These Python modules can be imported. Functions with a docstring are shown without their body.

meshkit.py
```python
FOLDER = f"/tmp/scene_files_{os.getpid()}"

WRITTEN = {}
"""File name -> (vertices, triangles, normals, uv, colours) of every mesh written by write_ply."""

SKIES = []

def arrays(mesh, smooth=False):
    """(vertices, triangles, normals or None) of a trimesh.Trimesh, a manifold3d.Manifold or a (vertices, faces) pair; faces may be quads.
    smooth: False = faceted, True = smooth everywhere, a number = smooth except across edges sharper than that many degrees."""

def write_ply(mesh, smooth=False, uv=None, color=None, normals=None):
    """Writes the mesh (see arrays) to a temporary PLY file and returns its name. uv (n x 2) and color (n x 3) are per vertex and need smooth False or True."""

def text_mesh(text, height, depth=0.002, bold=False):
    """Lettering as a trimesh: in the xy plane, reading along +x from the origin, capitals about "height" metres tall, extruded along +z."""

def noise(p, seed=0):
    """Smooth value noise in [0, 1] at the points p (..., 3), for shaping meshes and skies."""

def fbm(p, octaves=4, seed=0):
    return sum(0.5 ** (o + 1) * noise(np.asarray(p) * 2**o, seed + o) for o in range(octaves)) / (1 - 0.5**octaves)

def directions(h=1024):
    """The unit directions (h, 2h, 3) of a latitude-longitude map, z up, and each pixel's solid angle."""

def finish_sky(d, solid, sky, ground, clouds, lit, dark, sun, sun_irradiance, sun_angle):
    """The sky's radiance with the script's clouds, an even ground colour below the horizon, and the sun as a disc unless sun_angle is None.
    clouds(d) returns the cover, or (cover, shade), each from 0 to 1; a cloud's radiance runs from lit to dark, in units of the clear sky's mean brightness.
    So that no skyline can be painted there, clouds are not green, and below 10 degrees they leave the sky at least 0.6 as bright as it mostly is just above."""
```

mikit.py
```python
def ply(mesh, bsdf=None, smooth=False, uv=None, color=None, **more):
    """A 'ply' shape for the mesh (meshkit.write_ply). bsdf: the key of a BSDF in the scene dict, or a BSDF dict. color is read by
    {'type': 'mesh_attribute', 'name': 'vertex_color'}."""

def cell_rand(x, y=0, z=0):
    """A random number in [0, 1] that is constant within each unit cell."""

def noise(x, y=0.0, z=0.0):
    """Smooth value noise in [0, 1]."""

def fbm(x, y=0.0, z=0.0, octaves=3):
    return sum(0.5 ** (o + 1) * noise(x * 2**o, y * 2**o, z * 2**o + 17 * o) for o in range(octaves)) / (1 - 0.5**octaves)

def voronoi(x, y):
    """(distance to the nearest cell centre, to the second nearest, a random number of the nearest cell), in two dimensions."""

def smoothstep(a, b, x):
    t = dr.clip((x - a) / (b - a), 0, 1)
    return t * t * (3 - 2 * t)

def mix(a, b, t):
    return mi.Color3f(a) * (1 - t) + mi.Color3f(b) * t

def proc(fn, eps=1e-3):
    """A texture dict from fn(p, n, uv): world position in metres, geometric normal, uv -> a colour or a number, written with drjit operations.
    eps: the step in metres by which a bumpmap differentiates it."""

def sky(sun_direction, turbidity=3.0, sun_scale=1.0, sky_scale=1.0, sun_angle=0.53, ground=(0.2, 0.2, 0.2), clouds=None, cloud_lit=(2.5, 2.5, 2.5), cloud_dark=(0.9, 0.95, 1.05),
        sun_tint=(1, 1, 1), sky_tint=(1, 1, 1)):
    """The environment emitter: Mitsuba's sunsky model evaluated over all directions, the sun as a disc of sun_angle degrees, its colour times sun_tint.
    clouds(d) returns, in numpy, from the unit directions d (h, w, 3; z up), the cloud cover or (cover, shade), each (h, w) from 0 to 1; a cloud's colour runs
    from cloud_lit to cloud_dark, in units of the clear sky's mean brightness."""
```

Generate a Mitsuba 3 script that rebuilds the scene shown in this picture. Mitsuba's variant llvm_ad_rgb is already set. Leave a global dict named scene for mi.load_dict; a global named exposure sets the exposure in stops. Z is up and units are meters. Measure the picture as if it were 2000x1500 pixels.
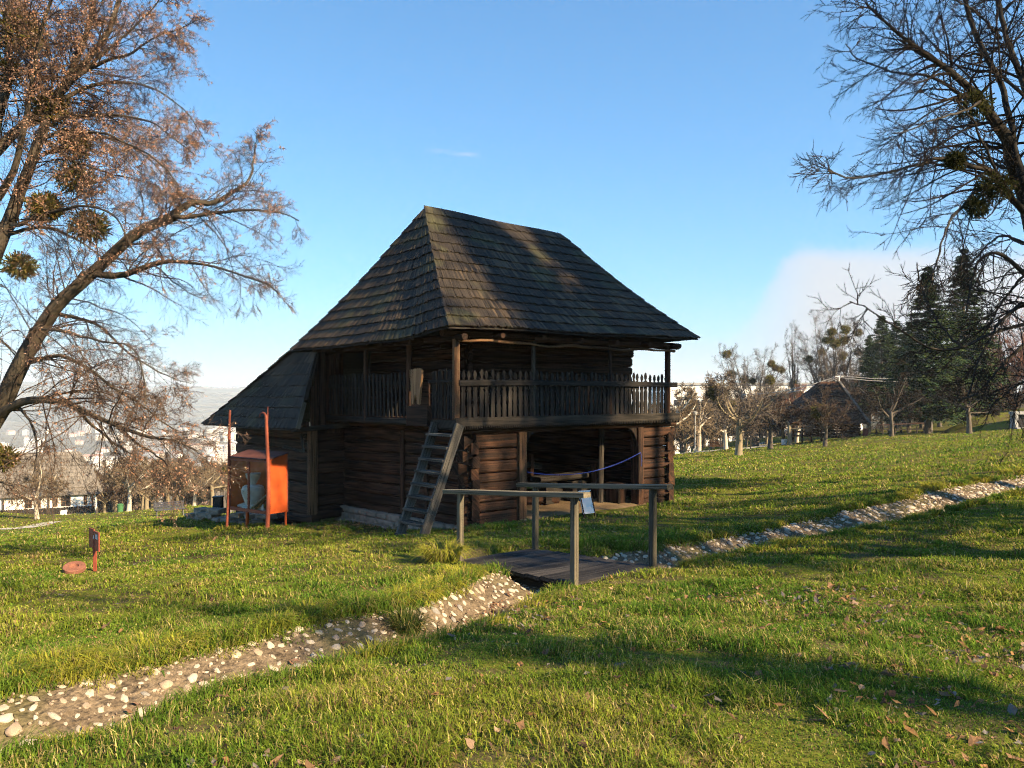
import math, random
import numpy as np, trimesh, drjit as dr, mitsuba as mi, mikit, meshkit
from scipy.interpolate import RBFInterpolator
from mikit import noise, fbm, smoothstep, mix, cell_rand, voronoi
T = mi.ScalarTransform4f
scene, labels = {}, {}

# ------------------------------------------------------------------ camera, daylight, exposure
exposure = 3.05
SUN = np.array([0.80 * math.cos(math.radians(28)), -0.60 * math.cos(math.radians(28)), math.sin(math.radians(28))])
scene["camera"] = {"type": "perspective", "fov": math.degrees(2 * math.atan(1000 / 1550)), "fov_axis": "x",
                   "near_clip": 0.05, "far_clip": 20000.0, "principal_point_offset_y": -20 / 1500,
                   "to_world": T().look_at(origin=[0, 0, 1.6], target=[0, 10, 1.6], up=[0, 0, 1])}


def clouds(d):
    az = np.degrees(np.arctan2(d[..., 0], d[..., 1]))
    el = np.degrees(np.arcsin(np.clip(d[..., 2], -1, 1)))
    q = np.stack([az / 9.0, el / 3.0, az * 0], -1)
    n = meshkit.fbm(q, 5, 3)
    sm = lambda a, b, x: np.clip((x - a) / (b - a), 0, 1) ** 2 * (3 - 2 * np.clip((x - a) / (b - a), 0, 1))
    # a bank of low cloud that lies all round the horizon, higher in some directions
    top = 2.4 + 2.6 * meshkit.fbm(np.stack([az / 22.0, az * 0, az * 0 + 2], -1), 3, 9)
    far = (np.abs(az) > 60) * meshkit.noise(np.stack([az / 30.0, az * 0, az * 0 + 7], -1), 4)
    top = top + 5.9 * sm(15.0, 20.5, az) * sm(62, 40, az) + 5 * far
    c = sm(0.7, -1.1, el - top - 4.6 * (n - 0.5))
    c = c * (0.20 + 0.68 * sm(15, 22, az) * sm(60, 40, az) + 0.2 * (n - 0.5)) + 0.24 * sm(9, 0, el)
    # a thin contrail
    t = (az + 6.3) / 2.4
    line = 17.02 - 0.085 * (az + 6.1)
    con = 0.45 * np.exp(-((el - line) / 0.075) ** 2) * (t > 0) * (t < 1.7) * np.clip(0.3 + t * 0.5, 0, 1)
    shade = np.clip(0.15 + 0.55 * sm(7.5, 1.5, el) + 0.4 * (n - 0.5), 0, 1)
    return np.maximum(c, con), shade * (c > con)


scene["sky"] = mikit.sky(SUN.tolist(), turbidity=2.4, sun_scale=1.32, sky_scale=0.88, sun_angle=0.8, ground=(0.16, 0.16, 0.1),
                         clouds=clouds, cloud_lit=(1.75, 1.8, 1.9), cloud_dark=(1.12, 1.25, 1.5), sun_tint=(1.0, 0.965, 0.885), sky_tint=(0.46, 0.85, 1.10))

# ------------------------------------------------------------------ helpers
used = {}


def key_for(name):
    if name not in used:
        used[name] = 0
        return name
    used[name] += 1
    return f"{name}_{used[name]:03d}"


def tag(key, label=None, cat=None, group=None, kind=None):
    labels[key] = {k: v for k, v in dict(label=label, category=cat, group=group, kind=kind).items() if v}


def thing(name, label, cat, group=None, kind=None):
    k = key_for(name)
    tag(k, label, cat, group, kind)
    return k


def put(parent, name, mesh, bsdf, smooth=False, uv=None, color=None, label=None, kind=None):
    k = key_for(parent + "__" + name if parent else name)
    scene[k] = mikit.ply(mesh, bsdf, smooth=smooth, uv=uv, color=color)
    if label or kind:
        tag(k, label, kind=kind)
    return k


class MB:
    """Collects pieces (vertices, triangles, uv, colour) for one mesh."""

    def __init__(self):
        self.v, self.f, self.uv, self.c, self.n = [], [], [], [], 0

    def add(self, v, f, uv=None, c=None):
        v, f = np.asarray(v, float), np.asarray(f, int)
        if f.shape[1] == 4:
            f = np.vstack([f[:, [0, 1, 2]], f[:, [0, 2, 3]]])
        self.v.append(v)
        self.f.append(f + self.n)
        self.uv.append(np.zeros((len(v), 2)) if uv is None else np.asarray(uv, float))
        self.c.append(np.tile((0.2, 0.2, 0.2) if c is None else np.asarray(c, float), (1 if np.ndim(c) == 2 else len(v), 1))[:len(v)])
        self.n += len(v)
        return self

    def box(self, c, s, R=None, seed=None, axis=0, col=None):
        v, f, uv = box(c, s, R, seed, axis)
        return self.add(v, f, uv, col)

    def bar(self, p0, p1, w, h, seed=None, up=(0, 0, 1), col=None):
        v, f, uv = bar(p0, p1, w, h, seed, up)
        return self.add(v, f, uv, col)

    def tube(self, pts, r, sides=6, seed=0, col=None):
        v, f, uv = tube(pts, r, sides, seed)
        return self.add(v, f, uv, col)

    def out(self):
        return (np.vstack(self.v), np.vstack(self.f)), np.vstack(self.uv), np.vstack(self.c)

    def put(self, parent, name, bsdf, smooth=False, use_uv=True, use_color=False, **k):
        m, uv, c = self.out()
        return put(parent, name, m, bsdf, smooth, uv if use_uv else None, c if use_color else None, **k)


seeds = random.Random(5)
BV = np.array([[x, y, z] for x in (-.5, .5) for y in (-.5, .5) for z in (-.5, .5)])
BF = np.array([[0, 1, 3, 2], [4, 6, 7, 5], [0, 4, 5, 1], [2, 3, 7, 6], [0, 2, 6, 4], [1, 5, 7, 3]])
BF3 = np.vstack([BF[:, [0, 1, 2]], BF[:, [0, 2, 3]]])


def piece_uv(along, across, seed):
    seed = seeds.randrange(150) if seed is None else seed % 150
    return np.stack([along, seed * 10.0 + 5 + np.clip(across, -4.9, 4.9)], -1)


def box(c, s, R=None, seed=None, axis=0):
    v = BV * np.asarray(s, float)
    uv = piece_uv(v[:, axis], v[:, (axis + 1) % 3] + v[:, (axis + 2) % 3], seed)
    if R is not None:
        v = v @ np.asarray(R).T
    return v + np.asarray(c, float), BF3, uv


def frame(p0, p1, up=(0, 0, 1)):
    d = np.asarray(p1, float) - p0
    L = np.linalg.norm(d)
    d = d / L
    b = np.cross(np.asarray(up, float), d)
    if np.linalg.norm(b) < 1e-4:
        b = np.cross((1.0, 0, 0), d)
    b /= np.linalg.norm(b)
    return L, np.stack([d, b, np.cross(d, b)], 1)


def bar(p0, p1, w, h, seed=None, up=(0, 0, 1)):
    """A straight bar of width w (sideways) and height h between two points."""
    L, R = frame(p0, p1, up)
    return box((np.asarray(p0, float) + p1) / 2, (L, w, h), R, seed)


def sweep(P, R, sides):
    """Tubes along B polylines P (B, n, 3) with radii R (B, n)."""
    B, n, _ = P.shape
    t = np.empty_like(P)
    t[:, 1:-1] = P[:, 2:] - P[:, :-2]
    t[:, 0], t[:, -1] = P[:, 1] - P[:, 0], P[:, -1] - P[:, -2]
    t /= np.linalg.norm(t, axis=-1, keepdims=True) + 1e-9
    m = np.abs(t.mean(1))
    ref = np.eye(3)[np.argmin(m, axis=1)][:, None, :]
    a = np.cross(t, ref)
    a /= np.linalg.norm(a, axis=-1, keepdims=True) + 1e-9
    b = np.cross(t, a)
    ang = np.arange(sides) * 2 * np.pi / sides
    v = P[:, :, None] + R[:, :, None, None] * (np.cos(ang)[:, None] * a[:, :, None] + np.sin(ang)[:, None] * b[:, :, None])
    k, i, j = np.meshgrid(np.arange(B), np.arange(n - 1), np.arange(sides), indexing="ij")
    o = (k * n + i) * sides
    j2 = (j + 1) % sides
    q = np.stack([o + j, o + j2, o + sides + j2, o + sides + j], -1).reshape(-1, 4)
    return v.reshape(-1, 3), np.vstack([q[:, [0, 1, 2]], q[:, [0, 2, 3]]])


def tube(pts, r, sides=6, seed=0):
    pts = np.asarray(pts, float)
    v, f = sweep(pts[None], np.broadcast_to(np.asarray(r, float), (len(pts),))[None], sides)
    cap = [[s * 0 + k * sides + a, k * sides + b, k * sides + c] for k, s in ((len(pts) - 1, 1),) for a, b, c in [(0, i, i + 1) for i in range(1, sides - 1)]]
    cap += [[0, i + 1, i] for i in range(1, sides - 1)]
    L = np.concatenate([[0], np.cumsum(np.linalg.norm(np.diff(pts, axis=0), axis=1))])
    uv = piece_uv(np.repeat(L, sides), np.tile(np.arange(sides) * 0.03, len(pts)), seed)
    return v, np.vstack([f, np.array(cap)]), uv


def resample(pts, n):
    pts = np.asarray(pts, float)
    # Catmull-Rom
    p = np.vstack([2 * pts[0] - pts[1], pts, 2 * pts[-1] - pts[-2]])
    s = np.linspace(0, len(pts) - 1 - 1e-6, n)
    i = s.astype(int)
    t = (s - i)[:, None]
    a, b, c, d = p[i], p[i + 1], p[i + 2], p[i + 3]
    return 0.5 * (2 * b + (c - a) * t + (2 * a - 5 * b + 4 * c - d) * t**2 + (3 * b - a - 3 * c + d) * t**3)


# ------------------------------------------------------------------ survey points of the ground and the limbs of the two near trees (metres)
CTRL = np.array([[0.0,0.0,0.0],[-3.0,0.0,-0.12],[4.0,0.0,0.25],[0.0,3.3,-0.02],[-2.2,3.4,-0.14],[2.4,3.4,0.08],[0.0,-12.0,0.9],[-15.0,-12.0,-0.8],[16.0,-12.0,2.2],[14.0,2.0,1.2],[-12.0,3.0,-0.9],[-3.0,4.65,-0.29],[-1.94,6.0,-0.34],[0.88,9.3,-0.59],[1.8,10.4,-0.65],[-0.71,11.6,-0.76],[0.24,12.2,-0.8],[1.6,4.95,-0.09],[2.65,8.2,-0.41],[3.23,5.0,-0.11],[5.81,9.0,-0.32],[10.0,15.5,-0.33],[4.65,12.0,-0.53],[-0.83,17.1,-1.27],[4.26,21.3,-1.35],[1.56,18.6,-1.22],[-3.3,19.6,-1.72],[-4.8,21.5,-1.85],[-6.2,19.6,-1.72],[-6.0,23.0,-2.2],[0.5,25.0,-1.5],[4.0,24.0,-1.3],[-6.94,13.2,-1.31],[-6.19,9.6,-0.94],[-8.13,18.0,-1.83],[-10.0,15.5,-1.55],[-8.95,23.5,-2.07],[-27.1,42.0,-5.88],[-49.96,88.0,-12.2],[-24.7,58.0,-7.16],[-29.81,70.0,-8.52],[-20.05,42.0,-5.23],[-23.2,62.0,-7.6],[-31.81,85.0,-10.46],[-59.35,92.0,-13.0],[-41.13,85.0,-11.12],[-42.58,100.0,-12.59],[-75.48,90.0,-13.03],[5.16,25.0,-1.3],[9.03,28.0,-1.2],[15.97,33.0,-1.02],[21.29,33.0,-0.49],[14.76,52.0,-2.53],[16.69,75.0,-3.92],[26.61,66.0,-2.66],[35.6,62.0,-1.68],[34.63,88.0,-3.62],[41.55,92.0,-3.15],[48.39,75.0,-1.69],[70.97,110.0,-1.38],[59.61,110.0,-3.37],[33.87,105.0,-4.9],[38.71,150.0,-7.88],[-163.8,45.47,-38.0],[-308.34,85.6,-64.0],[-674.49,187.25,-117.0],[-963.56,267.5,-140.0],[-133.17,105.67,-33.2],[-250.66,198.92,-59.2],[-548.33,435.13,-112.2],[-783.33,621.61,-135.2],[-95.99,140.31,-29.6],[-180.69,264.11,-55.6],[-395.25,577.73,-108.6],[-564.64,825.34,-131.6],[-58.29,159.69,-26.6],[-109.73,300.6,-52.6],[-240.03,657.56,-105.6],[-342.9,939.37,-128.6],[-16.97,169.15,-23.6],[-31.95,318.4,-49.6],[-69.88,696.5,-102.6],[-99.83,995.0,-125.6],[16.97,169.15,-21.2],[31.95,318.4,-47.2],[69.88,696.5,-100.2],[99.83,995.0,-123.2],[78.87,216.06,-11.2],[171.45,469.69,-28.0],[342.9,939.37,-35.0],[129.87,189.83,1.6],[282.32,412.67,4.0],[564.64,825.34,5.0],[193.54,124.27,16.0],[420.74,270.15,40.0],[841.47,540.3,50.0],[229.42,16.27,32.0],[498.75,35.37,80.0],[997.49,70.74,100.0],[109.12,-49.94,20.0],[545.58,-249.69,90.0],[61.86,-102.83,20.0],[309.3,-514.13,90.0],[4.99,-119.9,20.0],[24.95,-599.48,90.0],[-109.12,-49.94,5.0],[-545.58,-249.69,10.0],[-61.86,-102.83,5.0],[-309.3,-514.13,10.0]])
LEFT_LIMBS = [(0.26,0.09,[[-11.51,16.0,-2.01],[-11.28,15.9,-0.55],[-10.96,15.8,0.48],[-10.33,15.7,0.94],[-9.71,15.6,2.13],[-9.2,15.5,2.9],[-8.79,15.4,3.42],[-8.21,15.3,3.85],[-7.4,15.2,4.55],[-6.81,15.1,4.87],[-6.43,15.0,4.99]]),
 (0.08,0.015,[[-6.43,15.0,4.99],[-6.04,15.05,5.24],[-5.65,15.1,5.25],[-5.23,15.15,5.5],[-5.0,15.2,5.72],[-4.92,15.25,6.08],[-4.88,15.3,6.44]]),
 (0.06,0.012,[[-6.43,15.0,4.99],[-6.25,14.9,4.94],[-5.71,14.8,5.01],[-5.22,14.7,5.04],[-4.74,14.6,5.07],[-4.19,14.5,4.97],[-3.86,14.4,4.81]]),
 (0.085,0.014,[[-8.45,15.5,3.78],[-8.22,15.32,3.92],[-7.45,15.14,3.87],[-6.79,14.97,4.04],[-6.3,14.79,4.09],[-5.86,14.61,4.05],[-5.35,14.43,3.95],[-4.86,14.26,3.8],[-4.31,14.08,3.61],[-3.95,13.9,3.35]]),
 (0.22,0.05,[[-11.1,16.0,0.46],[-11.09,16.07,1.7],[-10.82,16.13,3.37],[-10.45,16.2,4.63],[-10.27,16.27,5.09],[-10.1,16.33,5.66],[-9.88,16.4,6.41],[-9.66,16.47,7.1],[-9.55,16.53,7.63],[-9.21,16.6,8.24],[-8.92,16.67,8.91],[-8.74,16.73,9.59],[-8.67,16.8,10.6]]),
 (0.06,0.01,[[-9.21,16.6,8.24],[-8.77,16.49,8.38],[-8.4,16.37,8.48],[-7.92,16.26,8.54],[-7.64,16.14,8.63],[-7.24,16.03,8.79],[-6.73,15.91,8.89],[-6.27,15.8,9.04]]),
 (0.17,0.05,[[-11.05,16.0,2.32],[-10.85,16.18,5.25],[-10.76,16.36,6.35],[-10.67,16.53,6.72],[-10.3,16.71,7.26],[-9.64,16.89,8.01],[-9.36,17.07,8.54],[-8.9,17.24,9.28],[-8.71,17.42,10.03],[-8.63,17.6,11.02]]),
 (0.07,0.012,[[-10.41,16.9,7.32],[-10.21,16.77,7.32],[-9.71,16.63,7.37],[-9.23,16.5,7.38],[-8.53,16.37,7.41],[-8.1,16.23,7.36],[-7.48,16.1,7.2],[-7.06,15.97,7.01],[-6.64,15.83,6.66],[-6.23,15.7,6.36]]),
 (0.06,0.012,[[-9.96,16.6,6.63],[-9.63,16.35,6.87],[-9.14,16.1,6.88],[-8.69,15.85,6.83],[-8.05,15.6,6.74],[-7.55,15.35,6.52],[-7.01,15.1,6.21],[-6.56,14.85,5.86],[-6.22,14.6,5.46]]),
 (0.05,0.01,[[-9.8,16.6,6.63],[-9.51,16.73,6.78],[-8.97,16.86,7.04],[-8.6,16.99,7.07],[-8.34,17.11,7.01],[-7.95,17.24,6.77],[-7.56,17.37,6.31],[-7.28,17.5,5.95]]),
 (0.055,0.01,[[-9.85,16.6,6.9],[-9.66,16.4,6.86],[-8.99,16.2,6.36],[-8.52,16.0,6.16],[-8.05,15.8,5.98],[-7.45,15.6,5.81],[-6.88,15.4,5.63],[-6.58,15.2,5.35]]),
 (0.055,0.012,[[-10.23,16.2,5.08],[-9.96,16.0,5.0],[-9.48,15.8,5.1],[-9.01,15.6,5.16],[-8.54,15.4,5.18],[-8.16,15.2,5.15],[-7.65,15.0,4.99],[-7.33,14.8,4.78],[-7.11,14.6,4.47],[-6.87,14.4,4.11]]),
 (0.05,0.01,[[-10.35,16.2,4.84],[-10.01,16.5,5.06],[-9.65,16.8,5.09],[-9.38,17.1,4.91],[-9.09,17.4,4.63],[-8.96,17.7,4.45]]),
 (0.16,0.05,[[-11.1,16.0,0.46],[-10.86,16.03,4.39],[-10.46,16.06,7.11],[-10.27,16.09,7.77],[-10.22,16.11,8.34],[-10.31,16.14,9.08],[-10.22,16.17,9.63],[-10.19,16.2,10.38]]),
 (0.12,0.015,[[-11.1,16.0,0.46],[-10.35,15.73,1.04],[-9.63,15.47,1.4],[-8.95,15.2,1.47],[-8.22,14.93,1.34],[-7.48,14.67,1.08],[-6.69,14.4,0.86],[-6.2,14.13,0.77],[-5.86,13.87,0.74],[-5.48,13.6,0.6]]),
 (0.05,0.01,[[-9.46,15.6,2.81],[-9.11,15.18,2.87],[-8.36,14.77,2.77],[-7.48,14.35,2.54],[-6.63,13.93,2.39],[-6.22,13.52,1.82],[-6.0,13.1,1.35]]),
 (0.055,0.012,[[-9.72,15.7,2.19],[-9.36,15.49,2.24],[-8.72,15.27,2.33],[-8.01,15.06,2.11],[-7.5,14.84,1.77],[-6.97,14.63,1.51],[-6.42,14.41,1.18],[-6.0,14.2,1.0]]),
 (0.05,0.01,[[-9.06,15.6,3.21],[-8.69,15.85,3.11],[-8.31,16.1,2.95],[-7.91,16.35,2.44],[-7.5,16.6,2.14],[-7.17,16.85,1.93],[-6.9,17.1,1.8]]),
 (0.035,0.008,[[-9.76,15.6,1.4],[-9.21,15.22,1.11],[-8.81,14.85,0.74],[-8.63,14.47,0.34],[-8.5,14.1,0.1]]),
 (0.04,0.008,[[-8.36,15.2,1.34],[-8.12,15.35,1.01],[-7.7,15.5,0.6],[-7.37,15.65,0.37],[-7.08,15.8,0.12]]),
 (0.035,0.008,[[-7.25,14.6,0.99],[-6.81,14.45,0.67],[-6.46,14.3,0.49],[-6.16,14.15,0.28],[-5.96,14.0,0.02]]),
 (0.05,0.01,[[-9.98,14.6,0.38],[-9.48,14.4,0.11],[-9.05,14.2,-0.0],[-8.72,14.0,-0.04]]),
 (0.18,0.05,[[-11.1,16.0,0.46],[-12.23,16.62,2.99],[-13.69,17.25,5.94],[-15.34,17.88,8.75],[-16.95,18.5,11.98]]),
 (0.14,0.03,[[-11.1,16.0,0.67],[-11.51,15.38,2.1],[-12.37,14.75,3.03],[-13.21,14.12,3.51],[-13.94,13.5,3.6]]),
 (0.09,0.02,[[-10.83,16.3,5.28],[-9.93,15.86,6.1],[-9.35,15.42,7.47],[-8.89,14.98,8.46],[-8.35,14.54,9.2],[-7.91,14.1,9.79]]),
 (0.05,0.01,[[-9.58,16.5,7.61],[-9.0,16.8,8.1],[-8.49,17.1,8.33],[-7.97,17.4,8.39],[-7.54,17.7,8.22],[-7.2,18.0,7.87],[-6.97,18.3,7.39]]),
 (0.05,0.01,[[-9.42,16.6,7.92],[-8.57,16.4,8.58],[-7.84,16.2,9.02],[-7.23,16.0,9.45],[-6.83,15.8,9.96]])]
RIGHT_LIMBS = [(0.21,0.012,[[7.77,11.0,-0.1],[7.63,10.91,1.25],[7.43,10.81,2.51],[7.19,10.72,3.54],[6.98,10.63,4.06],[6.8,10.53,4.4],[6.63,10.44,4.65],[6.53,10.35,4.9],[6.27,10.25,5.14],[5.99,10.16,5.35],[5.67,10.07,5.56],[5.38,9.97,5.71],[5.04,9.88,5.85],[4.69,9.79,6.01],[4.43,9.69,6.16],[4.27,9.6,6.23]]),
 (0.031,0.008,[[5.84,10.0,5.34],[5.72,10.07,5.39],[5.47,10.14,5.57],[5.21,10.21,5.71],[4.9,10.29,5.79],[4.59,10.36,5.95],[4.44,10.43,6.11],[4.38,10.5,6.25]]),
 (0.043,0.03,[[6.58,10.2,4.31],[6.52,10.31,4.79],[6.55,10.42,5.17],[6.52,10.54,5.62],[6.49,10.65,5.93],[6.45,10.76,6.25],[6.34,10.88,6.69],[6.31,10.99,7.06],[6.3,11.1,7.54]]),
 (0.062,0.03,[[7.11,10.6,3.51],[7.13,10.83,4.88],[7.14,11.07,5.76],[7.13,11.3,6.26],[7.11,11.53,6.77],[7.08,11.77,7.45],[7.16,12.0,8.18]]),
 (0.053,0.009,[[7.11,10.7,3.81],[6.78,10.51,4.03],[6.39,10.32,4.26],[6.17,10.13,4.44],[5.72,9.94,4.49],[5.26,9.75,4.48],[4.84,9.56,4.32],[4.42,9.37,4.18],[4.0,9.18,4.04],[3.68,8.99,4.04],[3.47,8.8,4.03]]),
 (0.025,0.01,[[6.37,10.3,4.26],[6.18,10.14,4.44],[5.94,9.98,4.71],[5.72,9.82,4.94],[5.48,9.66,5.06],[5.21,9.5,5.09]]),
 (0.028,0.01,[[6.35,10.2,4.18],[5.93,9.97,4.2],[5.48,9.73,3.85],[5.21,9.5,3.62],[5.0,9.27,3.46],[4.75,9.03,3.12],[4.54,8.8,2.79]]),
 (0.043,0.012,[[7.39,10.8,2.78],[6.91,10.6,3.04],[6.54,10.4,3.28],[6.22,10.2,3.38],[5.9,10.0,3.28],[5.66,9.8,2.93],[5.48,9.6,2.59]]),
 (0.032,0.006,[[7.49,10.9,2.51],[6.96,10.63,2.56],[6.49,10.37,2.47],[6.03,10.1,2.32],[5.58,9.83,2.17],[5.15,9.57,2.16],[4.74,9.3,2.32],[4.34,9.03,2.45],[3.99,8.77,2.56],[3.69,8.5,2.61]]),
 (0.019,0.008,[[5.45,9.6,2.16],[5.37,9.8,2.42],[5.32,10.0,2.7],[5.3,10.2,3.05],[5.3,10.4,3.41]]),
 (0.037,0.012,[[7.56,11.0,2.52],[7.11,10.8,2.33],[6.74,10.6,2.15],[6.37,10.4,1.87],[6.05,10.2,1.67],[5.74,10.0,1.6]]),
 (0.031,0.01,[[7.18,10.7,3.53],[7.13,11.1,3.75],[7.12,11.5,3.94],[7.1,11.9,3.9],[7.14,12.3,3.74]]),
 (0.031,0.01,[[7.7,11.0,1.53],[7.58,11.3,1.82],[7.45,11.6,1.79],[7.37,11.9,1.6],[7.36,12.2,1.36]]),
 (0.093,0.04,[[7.52,11.0,2.81],[8.22,11.38,4.32],[8.87,11.75,5.92],[9.39,12.12,7.62],[9.92,12.5,9.42]]),
 (0.068,0.03,[[7.52,11.0,2.52],[8.08,10.8,3.34],[8.75,10.6,3.93],[9.39,10.4,4.22]]),
 (0.025,0.009,[[6.48,10.2,4.58],[6.47,10.45,4.57],[6.39,10.7,4.78],[6.32,10.95,4.99],[6.21,11.2,5.1],[6.09,11.45,5.07],[6.04,11.7,4.96]]),
 (0.019,0.008,[[5.72,9.7,5.18],[5.47,9.52,5.01],[5.18,9.34,4.88],[4.88,9.16,4.76],[4.58,8.98,4.61],[4.31,8.8,4.52]]),
 (0.025,0.009,[[6.97,10.8,5.66],[6.76,10.92,5.97],[6.55,11.04,6.09],[6.34,11.16,6.21],[6.11,11.28,6.4],[5.88,11.4,6.82]]),
 (0.037,0.01,[[7.52,10.9,2.65],[7.06,10.62,2.83],[6.6,10.34,2.73],[6.2,10.06,2.38],[5.87,9.78,1.98],[5.61,9.5,1.6]]),
 (0.031,0.01,[[7.25,10.7,3.33],[7.15,11.03,3.24],[7.11,11.37,2.99],[7.1,11.7,2.58]]),
 (0.019,0.009,[[6.78,11.0,6.53],[6.42,10.75,6.66],[6.06,10.5,6.68],[5.69,10.25,6.59],[5.39,10.0,6.6]])]

# ------------------------------------------------------------------ materials
def both(b):
    return {"type": "twosided", "bsdf": b}


def wood(dark, light, grain=26.0, rough=0.8, var=0.55, knots=0.0):
    def fn(p, n, uv):
        s = dr.floor(uv.y / 10)
        a = uv.y - 10 * s
        r = cell_rand(s, 3)
        g = fbm(uv.x * 1.6 + s * 7.13, a * grain, 0, 3)
        h = noise(uv.x * 0.7 + s * 3.7, a * 5)
        t = dr.clip(0.15 + 1.15 * (g - 0.3) + 0.5 * (h - 0.5), 0, 1)
        crack = smoothstep(0.60, 0.78, noise(uv.x * 1.3 + s * 1.7, a * grain * 2.3 + s))
        return mix(dark, light, t) * (1 - var / 2 + var * r) * (1 - 0.6 * crack)
    return both({"type": "principled", "base_color": mikit.proc(fn), "roughness": rough, "specular": 0.3})


def paint(col, rough=0.6, var=0.25, sc=9.0, spec=0.4):
    def fn(p, n, uv):
        t = fbm(p.x * sc, p.y * sc, p.z * sc, 3)
        return mi.Color3f(col) * (1 - var + 2 * var * t)
    return both({"type": "principled", "base_color": mikit.proc(fn), "roughness": rough, "specular": spec})


def plain(col):
    return both({"type": "diffuse", "reflectance": {"type": "rgb", "value": list(col)}})


VC = {"type": "mesh_attribute", "name": "vertex_color"}
scene["mat_vertex"] = both({"type": "diffuse", "reflectance": VC})
scene["mat_leaf"] = {"type": "principledthin", "base_color": VC, "roughness": 0.55, "diff_trans": 0.7, "spec_trans": 0.0}
scene["mat_log"] = wood((0.010, 0.0062, 0.0045), (0.100, 0.043, 0.021), 22, 0.8, 0.8)
scene["mat_log_warm"] = wood((0.015, 0.008, 0.0052), (0.145, 0.059, 0.029), 20, 0.75, 0.8)
scene["mat_log_grey"] = wood((0.014, 0.012, 0.010), (0.060, 0.049, 0.039))
scene["mat_rail"] = wood((0.05, 0.046, 0.034), (0.19, 0.165, 0.12), 30, 0.8, 0.3)
scene["mat_ladder"] = wood((0.04, 0.037, 0.034), (0.15, 0.14, 0.125), 30, 0.8, 0.3)
scene["mat_deck"] = wood((0.014, 0.013, 0.0125), (0.06, 0.055, 0.053), 22, 0.75, 0.5)
scene["mat_tan_wood"] = wood((0.17, 0.085, 0.04), (0.46, 0.25, 0.12), 18, 0.7, 0.3)
scene["mat_post_warm"] = wood((0.05, 0.026, 0.014), (0.24, 0.13, 0.065), 24, 0.75, 0.4)
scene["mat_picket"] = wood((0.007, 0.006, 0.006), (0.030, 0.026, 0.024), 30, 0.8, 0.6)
scene["mat_bark"] = wood((0.03, 0.024, 0.018), (0.115, 0.095, 0.07), 12, 0.9, 0.2)
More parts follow.
